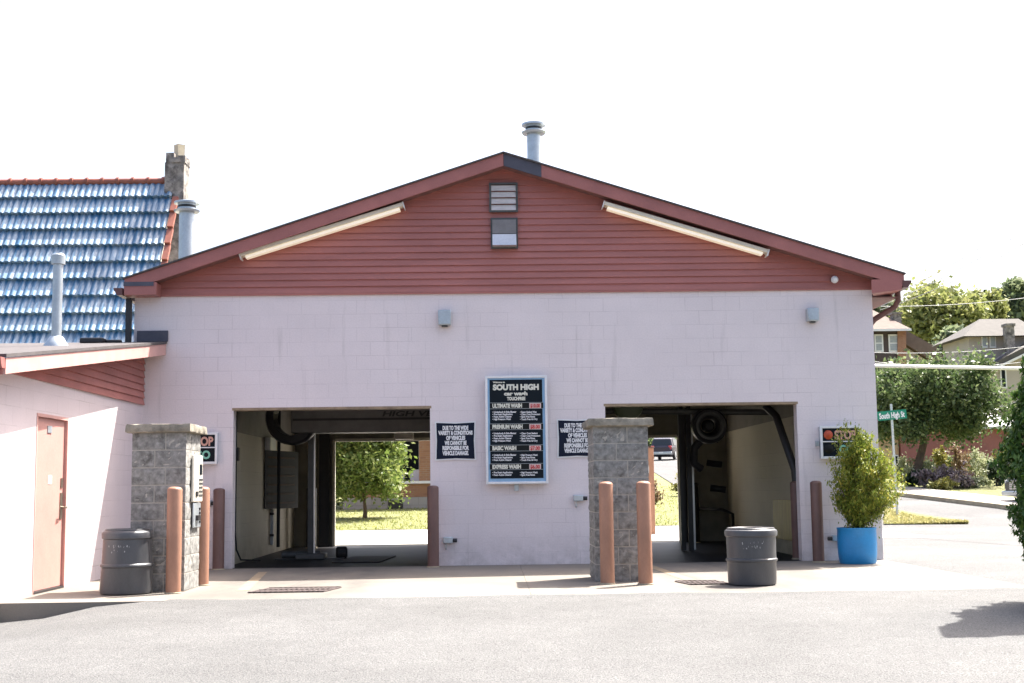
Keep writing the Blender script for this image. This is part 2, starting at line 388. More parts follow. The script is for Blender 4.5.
def tree(name, base, h_trunk, c, rad, nc, per, crad, leaf, lm, label, cat='tree', tr=.12, group=None, lump=.25, limbs=14, zmin=-.8):
    t = thing(name, base, label, cat, group)
    cl = clumps(c, rad, nc, .35, lump, zmin); C = Vector(c)
    mb = MB(); b = Vector(base); top = Vector((c[0], c[1], c[2] + rad[2] * .35)); fork = b.lerp(Vector((c[0], c[1], b.z + h_trunk)), 1)
    mb.tube([b - Vector((0, 0, .1)), b + Vector((0, 0, .12)), b.lerp(fork, .5) + Vector((tr * .3, 0, 0)), fork, top], [tr * 1.6, tr * 1.15, tr * .95, tr * .8, tr * .2], 10)
    for i in rng.permutation(len(cl))[:limbs]:
        e = Vector(cl[i]); k = fork.lerp(top, random.uniform(0, .6)); md = k.lerp(e, .5) + Vector((0, 0, -.06 * rad[2]))
        mb.tube([k, md, e], [tr * .38, tr * .22, tr * .06], 6)
    obj('trunk', mb, M_bark, t)
    link('crown', leaves_mesh('crown', cloud(cl, per, crad), leaf, lm), t)
    return t
def bush(name, base, rad, n, leaf, lm, label, cat='shrub', group=None, nc=14, up=(0, 0, .8), el=1.8):
    c = (base[0], base[1], base[2] + rad[2] * .9)
    cl = clumps(c, rad, nc, .2, .4, -.7); pts = cloud(cl, max(4, n // nc), np.array(rad) * .22); pts[:, 2] = np.maximum(pts[:, 2], base[2] + .02)
    t = thing(name, base, label, cat, group)
    mb = MB()
    for i in range(7):
        e = Vector(cl[i % nc]); mb.tube([Vector(base) + Vector((random.uniform(-.05, .05), random.uniform(-.05, .05), -.03)), Vector(base).lerp(e, .5) + Vector((0, 0, .05)), e], [.018, .012, .005], 5)
    obj('stem', mb, M_bark, t)
    link('foliage', leaves_mesh('foliage', pts, leaf, lm, el, up), t); return t

# ================================================================== GROUND
def grid(name, xs, ys, fz, m, hole=None):
    mb = MB(); nx = len(xs); vs = [(x, y, fz(x, y)) for y in ys for x in xs]; fs = []
    for j in range(len(ys) - 1):
        for i in range(nx - 1):
            if hole and hole((xs[i] + xs[i + 1]) / 2, (ys[j] + ys[j + 1]) / 2): continue
            fs.append((j * nx + i, j * nx + i + 1, (j + 1) * nx + i + 1, (j + 1) * nx + i))
    mb.add(vs, fs, True); return struct(name, mb, m)
fr = lambda a, b, s: list(np.arange(a, b + s * .5, s))
grid('terrain', fr(-140, 180, 4), fr(-12, 32, 4) + fr(34, 320, 4), lambda x, y: zt(x, y) - (.09 if y > 30 else .25) - (1.2 if y < 14 else 0), M_grass)
AX0, AX1, AY0, AY1 = -12., 5.62, 13.38, 18.8
axs = fr(-40, -13, 3) + fr(-12, -7, 1) + fr(-6.5, 5, .5) + [5.62] + fr(6.5, 40, 2.5)
ays = fr(-8, 4, 2) + fr(5, 13, .5) + [13.38] + fr(14.2, 18.2, 1) + [18.8, 22, 26.2] + fr(29, 33, 2) + [34.6]
struct_lot = grid('asphalt_lot', axs, ays, za, M_asph, hole=lambda x, y: AX0 < x < AX1 and AY0 < y < 26.2)
mb = MB()      # apron slab with control joints: the photo's pale concrete in front of the bays
jx = [AX0, -8., -4.97, -2.3, .4, 3.05, AX1]
for i in range(len(jx) - 1): mb.box(jx[i] + .0015, jx[i + 1] - .0015, AY0, 18.79, -.45, 0)
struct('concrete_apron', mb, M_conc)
grid('back_lane', fr(-14, 9, 1), fr(26.2, 36.2, 1), lambda x, y: zt(x, y) + .004, mat('lane_concrete', (.46, .44, .41), .9, .1, 1.5, 40, .3))
mb = MB(); vs = []; n_ = 160
for i in range(n_ + 1):
    x = lerp(-3.3, 5.6, i / n_); e = .05 + .06 * math.sin(x * 1.3) + .045 * math.sin(x * 3.7 + 1) + .02 * math.sin(x * 17) + random.uniform(-.012, .012) 
    vs += [(x, 13.2, za(x, 13.2) - .003), (x, 13.375, .003), (x, 13.40 + max(0, e), .003)]
fs = []
for i in range(n_): a = i * 3; fs += [(a, a + 3, a + 4, a + 1), (a + 1, a + 4, a + 5, a + 2)]
struct('asphalt_edge', mb.add(vs, fs), M_asph)
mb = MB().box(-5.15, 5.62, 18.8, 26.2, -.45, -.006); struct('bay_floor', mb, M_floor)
mb = MB()
for a, b in (((-3.1, 17.9), (-2.75, 14.6)), ((2.15, 18.6), (2.3, 15.3))):
    mb.add([(a[0] - .06, a[1], .003), (a[0] + .06, a[1], .003), (b[0] + .07, b[1], .003), (b[0] - .07, b[1], .003)], [(3, 2, 1, 0)])
struct('painted_lines', mb, M_yellow)

# strips laid on the rising ground behind
def drape(name, near, far, dz, m, nu=24, nv=6):
    mb = MB(); vs = []; fs = []
    def pl(P, u):
        k = u * (len(P) - 1); i = min(int(k), len(P) - 2); return Vector(P[i]).lerp(Vector(P[i + 1]), k - i)
    for j in range(nv + 1):
        for i in range(nu + 1):
            p = pl(near, i / nu).lerp(pl(far, i / nu), j / nv); vs.append((p.x, p.y, zt(p.x, p.y) + dz))
    for j in range(nv):
        for i in range(nu): a = j * (nu + 1) + i; fs.append((a, a + 1, a + nu + 2, a + nu + 1))
    mb.add(vs, fs, True); return struct(name, mb, m)
k1 = gt(902, 497); k2 = gt(1004, 509.5); kd = (k2 - k1); kd.z = 0; kd.normalize()
kn = Vector((-kd.y, kd.x, 0)); kn = kn if kn.y > 0 else -kn
KA = k1 - kd * 4; KB = k2 + kd * 30
drape('street', [KA - kn * 8.5, KB - kn * 8.5], [KA, KB], .0, M_road, 40)
drape('pavement', [KA + kn * .18, KB + kn * .18], [KA + kn * 2.1, KB + kn * 2.1], .13, M_walk, 40)
mb = MB(); N = 60
for i in range(N):
    a = KA.lerp(KB, i / N); b = KA.lerp(KB, (i + 1) / N)
    q = [a, b, b + kn * .18, a + kn * .18]
    mb.hexa([(p.x, p.y, zt(p.x, p.y) - .2) for p in q] + [(p.x, p.y, zt(p.x, p.y) + .135) for p in q])
struct('kerb', mb, M_kerbc)
drape('garden_lawn', [KA + kn * 2.1, KB + kn * 2.1], [KA + kn * 30, KB + kn * 30], .10, M_grass, 40, 14)
# lane and lawn behind the building, hill road seen through the right bay
drape('back_lawn', [(-40, 34.6, 0), (8.6, 34.6, 0)], [(-60, 75, 0), (11.5, 75, 0)], .02, M_grass, 30, 16)
r1 = gt(651, 471); r2 = gt(679, 489); rd = (r2 - r1); rd.z = 0; rd.normalize(); rn = Vector((-rd.y, rd.x, 0)); rn = rn if rn.x < 0 or rn.y > 0 else -rn
drape('hill_road', [r1 - rd * 45, r2 + rd * 2], [r1 - rd * 30 + Vector((30, 75, 0)), r2 + Vector((25, 80, 0))], .05, M_road, 20, 30)
mb = MB()
drape('verge', [gt(884, 525), gt(968, 524.5)], [gt(884, 509), gt(969, 522)], .03, M_grass, 12, 4)
def blades(name, pts, size, label, gm=None):
    me = leaves_mesh(name, pts, size, gm or M_blade, 4.5, (0, 0, 1.2)); return tag(link(name, me), label, 'grass', kind='stuff')
P = []
for _ in range(5200):
    u = random.random(); v = random.random() ** 1.2 * (1 - .8 * u); a = gt(884, 525).lerp(gt(968, 524.5), u); b = gt(884, 509).lerp(gt(969, 522), u); p = a.lerp(b, v)
    P.append((p.x, p.y, zt(p.x, p.y) + .055))
blades('verge_grass', P, .022, 'dry pale grass growing on the verge below the street name sign')
P = []
for _ in range(16000):
    x = random.uniform(-7, 8.3); y = 34.6 + 22 * random.random() ** 1.5; P.append((x, y, zt(x, y) + .04))
blades('lawn_grass', P, .02, 'sunny mown lawn seen through the wash bays', M_lawnb)

# ================================================================== THE CAR WASH
YF = 18.8; YR = 26.0
BLX0, BLX1, BRX0, BRX1, BT = -3.70, -.87, 1.665, 4.45, 2.28
XL, XR, ZW = -5.15, 5.62, 3.945
RX, RZ = .232, 5.97                                          # ridge (top of roof at the rake)
EL = (-5.24, 4.165); ER = (6.03, 4.125)
YK = YF - .3                                                # rake plane
car_wash = thing('car_wash_building', (.23, YF, 0), 'pink painted block car wash with two open bays and a red sided gable', 'building')
mb = MB()
mb.box(XL, BLX0, YF, YF + .2, 0, BT).box(BLX1, BRX0, YF, YF + .2, 0, BT).box(BRX1, XR, YF, YF + .2, 0, BT).box(XL, XR, YF, YF + .2, BT, ZW)
obj('front_wall', mb, M_front, car_wash)
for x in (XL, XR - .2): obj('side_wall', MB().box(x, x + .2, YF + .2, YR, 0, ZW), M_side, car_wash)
for x in (-3.97, 4.68, -.62, 1.32): obj('bay_wall', MB().box(x, x + .10, YF + .2, YR - .2, 0, 3.2), M_in, car_wash)
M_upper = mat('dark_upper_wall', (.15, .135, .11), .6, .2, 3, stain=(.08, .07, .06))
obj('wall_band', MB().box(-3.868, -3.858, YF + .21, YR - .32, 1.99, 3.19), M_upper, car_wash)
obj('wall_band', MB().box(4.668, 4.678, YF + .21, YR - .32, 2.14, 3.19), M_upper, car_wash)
mb = MB()          # rear wall with its two exits
E0 = (-3.11, -.95); E1 = (1.75, 3.74); ET = 2.08
mb.box(XL + .2, E0[0], YR - .2, YR, 0, ET).box(E0[1], E1[0], YR - .2, YR, 0, ET).box(E1[1], XR - .2, YR - .2, YR, 0, ET).box(XL + .2, XR - .2, YR - .2, YR, ET, ZW)
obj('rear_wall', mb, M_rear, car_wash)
mb = MB().box(XL + .2, XR - .2, YF + .2, YR - .2, 3.2, 3.26)
for y in (20.4, 22., 23.6): mb.box(-3.87, 4.68, y, y + .12, 2.72, 2.92)
obj('ceiling', mb, M_dkgrey, car_wash)
for a in (E0[0] - .26, E1[1] + .06): obj('door_track', MB().box(a, a + .2, YR - .30, YR - .262, 0, 2.5), M_black, car_wash)
for a, b in (E0, E1):                                       # pale exit frames
    mb = MB().box(a, a + .05, YR - .26, YR - .2, 0, ET).box(b - .05, b, YR - .26, YR - .2, 0, ET).box(a + .05, b - .05, YR - .26, YR - .2, ET - .04, ET + .02)
    obj('exit_frame', mb, M_cream, car_wash)
for a, b in ((BLX0, BLX1), (BRX0, BRX1)):                   # steel lintels, rusty and tan
    obj('lintel', MB().box(a - .02, b + .02, YF - .004, YF + .21, BT - .03, BT + .006), mat('lintel_tan%d' % a, (.30, .22, .14), .7, .3, 8, stain=(.12, .06, .035)), car_wash)
# gable wall siding, real laps
def rz(x): return RZ + (EL[1] - RZ) * (RX - x) / (RX - EL[0]) if x < RX else RZ + (ER[1] - RZ) * (x - RX) / (ER[0] - RX)
def rx(z): return RX - (RZ - z) / (RZ - EL[1]) * (RX - EL[0]), RX + (RZ - z) / (RZ - ER[1]) * (ER[0] - RX)
mb = MB(); lap = .0985; z = ZW; drop = .12
while z < RZ - drop - .02:
    z1 = min(z + lap, RZ - drop - .005)
    a0, b0 = rx(z + drop); a1, b1 = rx(z1 + drop)
    a0 = max(a0, XL); a1 = max(a1, XL); b0 = min(b0, XR); b1 = min(b1, XR)
    yb, yt = YF - .034, YF - .010
    mb.add([(a0, yb, z), (b0, yb, z), (b1, yt, z1), (a1, yt, z1), (a0, YF - .008, z), (b0, YF - .008, z)], [(0, 1, 2, 3), (4, 5, 1, 0)])
    z += lap
mb.add([(XL, YF - .006, ZW), (XR, YF - .006, ZW), (XR, YF - .006, rz(XR) - .12), (RX, YF - .006, RZ - .12), (XL, YF - .006, rz(XL) - .12)], [(0, 1, 2, 3, 4)])
mb.box(XL, XR, YF - .03, YF - .002, ZW - .028, ZW - .001)
obj('gable_siding', mb, M_siding, car_wash)
YB = YR + .35
def slope_slab(x0, z0, x1, z1, top, th, y0, y1):
    return MB().prism([(x0, z0 + top - th), (x1, z1 + top - th), (x1, z1 + top), (x0, z0 + top)], (y0, y1))
roof = MB(); 
for (xe, ze) in (EL, ER):
    roof.prism([(xe, ze - .035), (RX, RZ - .035), (RX, RZ - .012), (xe, ze - .012)] if xe < RX else [(RX, RZ - .035), (xe, ze - .035), (xe, ze - .012), (RX, RZ - .012)], (YK - .03, YB))
roof_o = obj('roof', roof, M_shingle, car_wash)
def fascia(xa, xb, m, y0=YK, th=.03, hgt=.18, name='fascia'):
    za_, zb_ = rz(xa) - .037, rz(xb) - .037
    obj(name, MB().prism([(xa, za_ - hgt), (xb, zb_ - hgt), (xb, zb_), (xa, za_)], (y0, y0 + th)), m, car_wash)
fascia(EL[0] + .02, RX - .002, M_fascia); fascia(RX + .55, ER[0] - .02, M_fascia)
f = MB(); xa, xb = RX + .002, RX + .548
f.prism([(xa, rz(xa) - .217), (xb, rz(xb) - .217), (xb, rz(xb) - .037), (xa, rz(xa) - .037)], (YK, YK + .03))
o = obj('fascia', f, M_slate, car_wash); o['label'] = 'bare slate grey fascia board right of the peak'
mb = MB()                                                   # soffit under the rake overhang
for (xe, ze) in (EL, ER):
    pts = [(xe, ze - .20), (RX, RZ - .20), (RX, RZ - .185), (xe, ze - .185)]
    mb.prism(pts if xe < RX else [pts[1], pts[0], pts[3], pts[2]], (YK + .031, YF - .012))
mb.box(XR + .002, ER[0] - .02, YF, YR, 3.80, 3.815)
obj('soffit', mb, M_soffit, car_wash)
# boxed eave returns
mb = MB().box(EL[0] + .015, -4.76, YK - .004, YF - .036, 3.90, 4.085)
obj('eave_return', mb, M_fascia, car_wash, .006)
obj('return_cap', MB().box(EL[0] + .01, -4.80, YK - .012, YK - .006, 4.03, 4.09), M_slate, car_wash)
mb = MB().hexa([(5.53, YK - .004, 3.82), (5.97, YK - .004, 3.82 + .05), (5.97, YF + .2, 3.87), (5.63, YF - .04, 3.82), (5.53, YK - .004, 4.02), (5.97, YK - .004, 4.03), (5.97, YF + .2, 4.03), (5.63, YF - .04, 4.02)])
obj('eave_return', mb, M_fascia, car_wash)
mb = MB().box(5.95, 5.98, YF + .2, YB - .05, 3.82, 4.03); obj('eave_board', mb, M_fascia, car_wash)
# gutters with ogee end
def gutter(x, s, y0, y1):
    pr = [(0, 0), (.075, .0), (.10, .04), (.125, .075), (.13, .105), (0, .105)]
    p2 = [(x + s * a, 3.90 + b) for a, b in pr]
    return MB().prism(p2 if s > 0 else p2[::-1], (y0, y1))
g1 = obj('gutter', gutter(5.985, 1, YK - .01, YB - .06), M_gutter, car_wash)
obj('gutter', gutter(EL[0] - .005, -1, YK - .01, YB - .06), M_gutter, car_wash)
dsp = [(6.02, YF + .05, 3.93), (6.02, YF + .05, 3.76), (5.99, YF + .12, 3.68), (5.74, YF + .32, 3.52), (5.685, YF + .36, 3.44), (5.68, YF + .36, 3.2), (5.68, YF + .36, .1)]
mb = MB().tube(dsp, .042, 10); mb.box(5.622, 5.72, YF + .30, YF + .42, 2.0, 2.03)
obj('downspout', mb, M_gutter, car_wash)
obj('downspout', MB().box(-5.245, -5.165, YF - .13, YF - .06, 3.05, 3.885), M_black, car_wash, .008)
# flues standing on the roof
def flue(name, px, ptop, pw, Y, zb, parent, capw):
    p = at(px, ptop, Y); r = pw / F * Y / 2; R = capw / F * Y / 2; zt_ = p.z
    mb = MB().lathe([(r, zb), (r, zt_ - .33), (r * 1.02, zt_ - .33), (r * 1.02, zt_ - .31), (r, zt_ - .31), (r, zt_ - .18)], (p.x, Y, 0), 28)
    f = obj(name, mb, M_gal, parent)
    mb = MB().lathe([(.02, zt_ - .20), (R * .92, zt_ - .20), (R, zt_ - .17), (R * .95, zt_ - .165), (r * 1.15, zt_ - .16), (r * 1.2, zt_ - .155), (r * 1.2, zt_ - .07), (R * .97, zt_ - .065), (R * .97, zt_ - .035), (R * .5, zt_ - .01), (0.001, zt_)], (p.x, Y, 0), 28)
    obj('flue_cap', mb, M_gal, f)
    mb = MB().lathe([(r * 1.205, zt_ - .13), (r * 1.212, zt_ - .128), (r * 1.212, zt_ - .094), (r * 1.205, zt_ - .092)], (p.x, Y, 0), 28)
    obj('flue_slot', mb, M_black, f); return f
flue('flue_pipe', 533.5, 122, 14, 20.3, 5.5, roof_o, 25)
flue('flue_pipe', 187, 200, 15, 20.2, 4.0, roof_o, 26)

# ------------------------------------------------------------------ fittings on the front
def strip_light(x0, z0, x1, z1, label):
    t = thing('strip_light', (x0, YF - .1, z0), label, 'light', 'strip lights along the gable')
    a = Vector((x0, YF - .13, z0)); b = Vector((x1, YF - .13, z1))
    obj('housing', MB().beam(a, b, .17, .055), M_cream, t, .008)
    d = (b - a).normalized(); n = Vector((-d.z, 0, d.x)); n = n if n.z > 0 else -n
    obj('diffuser', MB().beam(a + d * .06 - n * .055 - Vector((0, .004, 0)), b - d * .06 - n * .055 - Vector((0, .004, 0)), .13, .045), M_lamp, t, .01)
    for p in (a - d * .008, b + d * .008): obj('end_cap', MB().beam(p - d * .008 - n * .02, p + d * .008 - n * .02, .18, .10), M_white, t)
p = at(241, 255.5, YF - .13); q = at(403, 205, YF - .13); strip_light(p.x, p.z, q.x, q.z, 'cream strip light under the left slope of the gable')
p = at(604, 204, YF - .13); q = at(767, 252, YF - .13); strip_light(p.x, p.z, q.x, q.z, 'cream strip light under the right slope of the gable')
a = at(489, 183, YF - .06); b = at(518, 212, YF - .06)
t = thing('louvre_vent', ((a.x + b.x) / 2, YF - .03, b.z), 'square grey louvred vent at the top of the gable', 'vent')
mb = MB().box(a.x, a.x + .03, YF - .08, YF - .036, b.z, a.z).box(b.x - .03, b.x, YF - .08, YF - .036, b.z, a.z).box(a.x + .03, b.x - .03, YF - .08, YF - .036, a.z - .025, a.z).box(a.x + .03, b.x - .03, YF - .08, YF - .036, b.z, b.z + .025)
obj('frame', mb, M_dkgrey, t)
mb = MB(); n = 4; hh = (a.z - b.z - .05) / n
for i in range(n):
    z0 = b.z + .025 + i * hh; mb.hexa([(a.x + .031, YF - .085, z0), (b.x - .031, YF - .085, z0), (b.x - .031, YF - .075, z0), (a.x + .031, YF - .075, z0), (a.x + .031, YF - .055, z0 + hh - .012), (b.x - .031, YF - .055, z0 + hh - .012), (b.x - .031, YF - .045, z0 + hh - .012), (a.x + .031, YF - .045, z0 + hh - .012)])
obj('slat', mb, mat('slat_grey', (.62, .58, .56), .5, .15, stretch=(1, 1, 4)), t)
a = at(490.5, 218, YF - .06); b = at(518, 248.5, YF - .06)
t = thing('hood_vent', ((a.x + b.x) / 2, YF - .03, b.z), 'grey vent hood with bright folded flap, below the louvred vent', 'vent')
zm = lerp(a.z, b.z, .5)
obj('panel', MB().box(a.x, b.x, YF - .07, YF - .036, b.z, a.z), M_dkgrey, t)
obj('hood', MB().prism([(YF - .071, a.z - .03), (YF - .071, zm + .0), (YF - .10, zm - .01), (YF - .085, a.z - .03)][::-1], (a.x + .025, b.x - .025), 'x'), mat('hood_grey', (.20, .19, .19), .5, .15), t)
obj('flap', MB().prism([(YF - .071, zm - .02), (YF - .071, b.z + .02), (YF - .19, b.z + .03), (YF - .18, b.z + .06), (YF - .10, zm - .02)][::-1], (a.x + .025, b.x - .025), 'x'), M_alu, t)
def lightbox(px0, py0, px1, py1, label):
    a = at(px0, py0, YF - .1); b = at(px1, py1, YF - .1)
    t = thing('flood_light', ((a.x + b.x) / 2, YF, b.z), label, 'wall light', 'wall boxes over the bays')
    obj('housing', MB().box(a.x, b.x, YF - .13, YF - .002, b.z, a.z), M_gal, t, .012)
    obj('lens', MB().box(a.x + .02, b.x - .02, YF - .137, YF - .13, b.z + .02, a.z - .02), M_gal, t)
    obj('bracket', MB().box(a.x + .05, b.x - .05, YF - .10, YF - .004, b.z - .02, b.z - .002), M_dkgrey, t)
lightbox(438, 310, 451, 325, 'small grey wall box left of the menu board, high above the left bay')
lightbox(807, 308, 819, 321, 'small blue grey wall box above the right corner of the right bay')
p = at(834.5, 279, YF - .1)
t = thing('round_lamp', (p.x, YF - .03, p.z), 'small white round lamp at the right end of the red siding', 'lamp')
obj('base', MB().lathe([(.001, .0), (.045, 0), (.045, .03), (.03, .035)], (p.x, YF - .036, p.z), 16, (0, -1, 0)), M_dkgrey, t)
obj('globe', MB().lathe([(.001, .10), (.03, .095), (.05, .07), (.055, .045), (.045, .02), (.03, .01)], (p.x, YF - .06, p.z), 20, (0, -1, -.2)), M_white, t)
def sensor(px, py, side, label, Y=YF):
    p = at(px, py, Y)
    t = thing('photo_sensor', (p.x, Y, p.z), label, 'sensor', 'photo sensors on the front wall')
    obj('box', MB().box(p.x - .07, p.x + .07, Y - .08, Y - .002, p.z - .045, p.z + .045), M_gal, t, .01)
    obj('eye', MB().tube([(p.x + side * .071, Y - .05, p.z - .005), (p.x + side * .13, Y - .055, p.z - .005)], .028, 10), M_black, t)
    obj('conduit', MB().tube([(p.x - side * .03, Y - .035, p.z - .046), (p.x - side * .03, Y - .035, p.z - .11), (p.x - side * .03, Y - .0, p.z - .13)], .012, 8), M_gal, t)
sensor(448, 540, 1, 'small grey sensor box low on the wall beside the left bay')
sensor(578, 498, 1, 'small grey sensor box left of the block pillar by the right bay')
sensor(836, 538, -1, 'small grey sensor box between the end bollard and the blue planter')
sensor(207, 503, 1, 'dark sensor behind the left block pillar')

# menu board
YS = YF - .12
a = at(485, 376, YS); b = at(548.5, 483.5, YS); x0, x1, z1, z0 = a.x, b.x, a.z, b.z
menu = thing('menu_board', ((x0 + x1) / 2, YF, z0), 'tall lit menu board of wash prices between the bays', 'sign')
obj('cabinet', MB().box(x0 + .02, x1 - .02, YS + .002, YF - .002, z0 + .02, z1 - .02), M_gal, menu)
fw = .034
mb = MB().box(x0, x0 + fw, YS - .02, YS, z0, z1).box(x1 - fw, x1, YS - .02, YS, z0, z1).box(x0 + fw, x1 - fw, YS - .02, YS, z1 - fw, z1).box(x0 + fw, x1 - fw, YS - .02, YS, z0, z0 + fw)
obj('frame', mb, M_frame, menu, .005)
obj('inner_frame', MB().box(x0 + fw, x1 - fw, YS - .006, YS, z0 + fw, z1 - fw), M_frameblue, menu)
a = at(489.5, 380, YS); b = at(543.5, 478, YS)
obj('board', MB().box(a.x, b.x, YS - .010, YS - .0062, b.z, a.z), M_menu, menu)
def pxbox(mb, px0, py0, px1, py1, Y0, Y1):
    a = at(px0, (py0 + py1) / 2, Y0); b = at(px1, (py0 + py1) / 2, Y0); c = at((px0 + px1) / 2, py0, Y0).z; d = at((px0 + px1) / 2, py1, Y0).z
    mb.box(a.x, b.x, Y0, Y1, d, c)
rules = MB(); fine = MB(); YT = YS - .0104
for s, u0, u1, vc, hp in (('Welcome to', 492.8, 505, 382.2, 1.5), ('SOUTH HIGH', 492.8, 538.8, 387, 5.4), ('car wash', 504, 527.5, 393.4, 3.6), ('TOUCHFREE', 507, 525.3, 398.5, 3.2)):
    heads = MB(); text_px(heads, s, u0, u1, vc, hp, YT, bold=.06); obj('title_lettering', heads, M_letter, menu)
rows = [(402.6, 'ULTIMATE WASH', 522, '$10.00', [411.9, 414.2, 416.6, 419.1], ['• Underbody & Side Blaster', '• Pre-Soak Application', '• Foam Active Cleaner', '• High Pressure Wash'], ['• Super Sealant Wax', '• Clear Coat Protectant', '• Spot Free Rinse', '• Touch Free Air Dry'], 537.5),
        (423.6, 'PREMIUM WASH', 522.6, '$8.00', [433.2, 435.7, 438.2, 440.7], ['• Underbody & Side Blaster', '• Pre-Soak Application', '• Foam Active Cleaner', '• High Pressure Wash'], ['• Clear Coat Sealant', '• Clear Coat Protectant', '• Spot Free Rinse', '• Touch Free Air Dry'], 540),
        (445.0, 'BASIC WASH', 516.3, '$7.00', [454.9, 457.4, 459.9], ['• Underbody & Side Blaster', '• Pre-Soak Application', '• Foam Active Cleaner'], ['• High Pressure Wash', '• Spot Free Rinse', '• Touch Free Air Dry'], 539),
        (463.6, 'EXPRESS WASH', 521, '$6.00', [472.4, 474.8], ['• Pre-Soak Application', '• Foam Active Cleaner'], ['• High Pressure Wash', '• Spot Free Rinse'], 539)]
for yb, s, u1, pr, ys, Ls, Rs, ur in rows:
    bands = MB(); plates = MB(); heads = MB(); reds = MB(); pxbox(bands, 489.8, yb, 543.2, yb + 6, YS - .0125, YS - .0102)
    for q in (yb, yb + 6): pxbox(rules, 489.8, q - .22, 543.2, q + .22, YS - .0145, YS - .0126)
    text_px(heads, s, 492.4, u1, yb + 3, 3.9, YS - .0127, bold=.06)
    pxbox(plates, 529.3, yb + .5, 541, yb + 5.5, YS - .0165, YS - .0127)
    text_px(reds, pr, 530.3, 540, yb + 3, 3.7, YS - .0167, bold=.045)
    bd = obj('price_band', bands, M_band, menu); obj('heading_lettering', heads, M_letter, bd); obj('price_plate', plates, M_price, bd, .003); obj('price_lettering', reds, M_red, bd)
    for y, l, r in zip(ys, Ls, Rs):
        text_px(fine, l, 492.4, 492.4 + len(l) * .92, y, 1.75, YT, bold=.04, dep=.002); text_px(fine, r, 520, 520 + len(r) * .88, y, 1.75, YT, bold=.04, dep=.002)
obj('rule', rules, mat('grey_rule', (.30, .33, .33), .5), menu);
obj('small_lettering', fine, M_lettw, menu)
p = at(516.5, 488, YF - .05)
obj('conduit', MB().box(p.x - .03, p.x + .03, YF - .06, YF - .002, p.z - .04, z0 + .02), M_gal, menu)

def notice(dx, dy, label):
    Y = YF - .012; a = at(434.8 + dx, 421.6 + dy, Y); b = at(476.2 + dx, 460.2 + dy, Y)
    t = thing('notice_banner', ((a.x + b.x) / 2, YF, b.z), label, 'sign', 'damage notices beside the menu board')
    # a thin banner with tucked corners
    e = .016
    mb = MB(); pts = [(a.x, b.z), ((a.x + b.x) / 2, b.z + .012), (b.x, b.z), (b.x - .012, (a.z + b.z) / 2), (b.x, a.z), ((a.x + b.x) / 2, a.z - .014), (a.x, a.z), (a.x + .010, (a.z + b.z) / 2)]
    mb.prism(pts, (Y - .004, Y)); obj('banner', mb, M_white, t)
    cx, cz = (a.x + b.x) / 2, (a.z + b.z) / 2
    mb = MB(); mb.prism([(cx + (x - cx) * .93, cz + (z - cz) * .93) for x, z in pts], (Y - .007, Y - .0042)); obj('panel', mb, M_navy, t)
    mb = MB()
    for s, u0, u1, v in (('DUE TO THE WIDE', 442.6, 468.3, 427.8), ('VARIETY & CONDITIONS', 438.3, 472.6, 432.7), ('OF VEHICLES', 446.2, 465.2, 437.8), ('WE CANNOT BE', 444.6, 466.5, 442.8), ('RESPONSIBLE FOR', 442.5, 469, 447.9), ('VEHICLE DAMAGE.', 442.5, 468.7, 453)):
        text_px(mb, s, u0 + dx, u1 + dx, v + dy, 3.9, Y - .0072, bold=.06)
    obj('lettering', mb, M_lettw, t)
notice(0, 0, 'navy notice about vehicle damage to the left of the menu board')
notice(121.8, -2.6, 'navy damage notice half hidden behind the pillar, right of the menu board')

def signal(px0, py0, px1, py1, label):
    Y = YF - .10; a = at(px0, py0, Y); b = at(px1, py1, Y); x0, x1, z1, z0 = a.x, b.x, a.z, b.z; f = .035; zm = (z0 + z1) / 2 + .01
    t = thing('stop_go_signal', ((x0 + x1) / 2, YF, z0), label, 'sign', 'stop and go signals beside the bays')
    obj('cabinet', MB().box(x0 + .01, x1 - .01, Y, YF - .002, z0 + .01, z1 - .01), M_gal, t)
    mb = MB().box(x0, x0 + f, Y - .02, Y, z0, z1).box(x1 - f, x1, Y - .02, Y, z0, z1).box(x0 + f, x1 - f, Y - .02, Y, z1 - f, z1).box(x0 + f, x1 - f, Y - .02, Y, z0, z0 + f).box(x0 + f, x1 - f, Y - .018, Y, zm - .008, zm + .008)
    obj('frame', mb, M_frame, t, .004)
    obj('face', MB().box(x0 + f, x1 - f, Y - .006, Y - .001, z0 + f, z1 - f), M_menu, t)
    h = (z1 - zm) - f; w_ = x1 - x0
    obj('lamp', MB().lathe([(.001, .016), (.05, .013), (.062, .004), (.066, .0)], (x0 + .12, Y - .006, zm + h / 2 + .002), 24, (0, -1, 0)), M_ledr, t)
    obj('lamp', MB().lathe([(.001, .016), (.05, .013), (.062, .004), (.066, .0)], (x0 + .12, Y - .006, zm - h / 2 - .01), 24, (0, -1, 0)), M_band, t)
    mb = MB(); text_into(mb, 'STOP', x0 + .21, x1 - .06, zm + h / 2 + .002, .125, Y - .0065, bold=.04); o = obj('stop_lettering', mb, M_ledp, t)
    mb = MB(); text_into(mb, 'GO', x0 + .27, x1 - .10, zm - h / 2 - .01, .115, Y - .0065, bold=.04); obj('go_lettering', mb, M_ledg, t)
    obj('side_bracket', MB().box(x0 - .05, x0 - .002, YF - .06, YF - .002, zm - .06, zm + .01), M_gal, t)
signal(819.5, 426, 861, 458.5, 'stop and go signal box behind the golden conifer, right of the right bay')
signal(176, 432.8, 217.3, 464, 'stop and go signal box half hidden by the left block pillar')

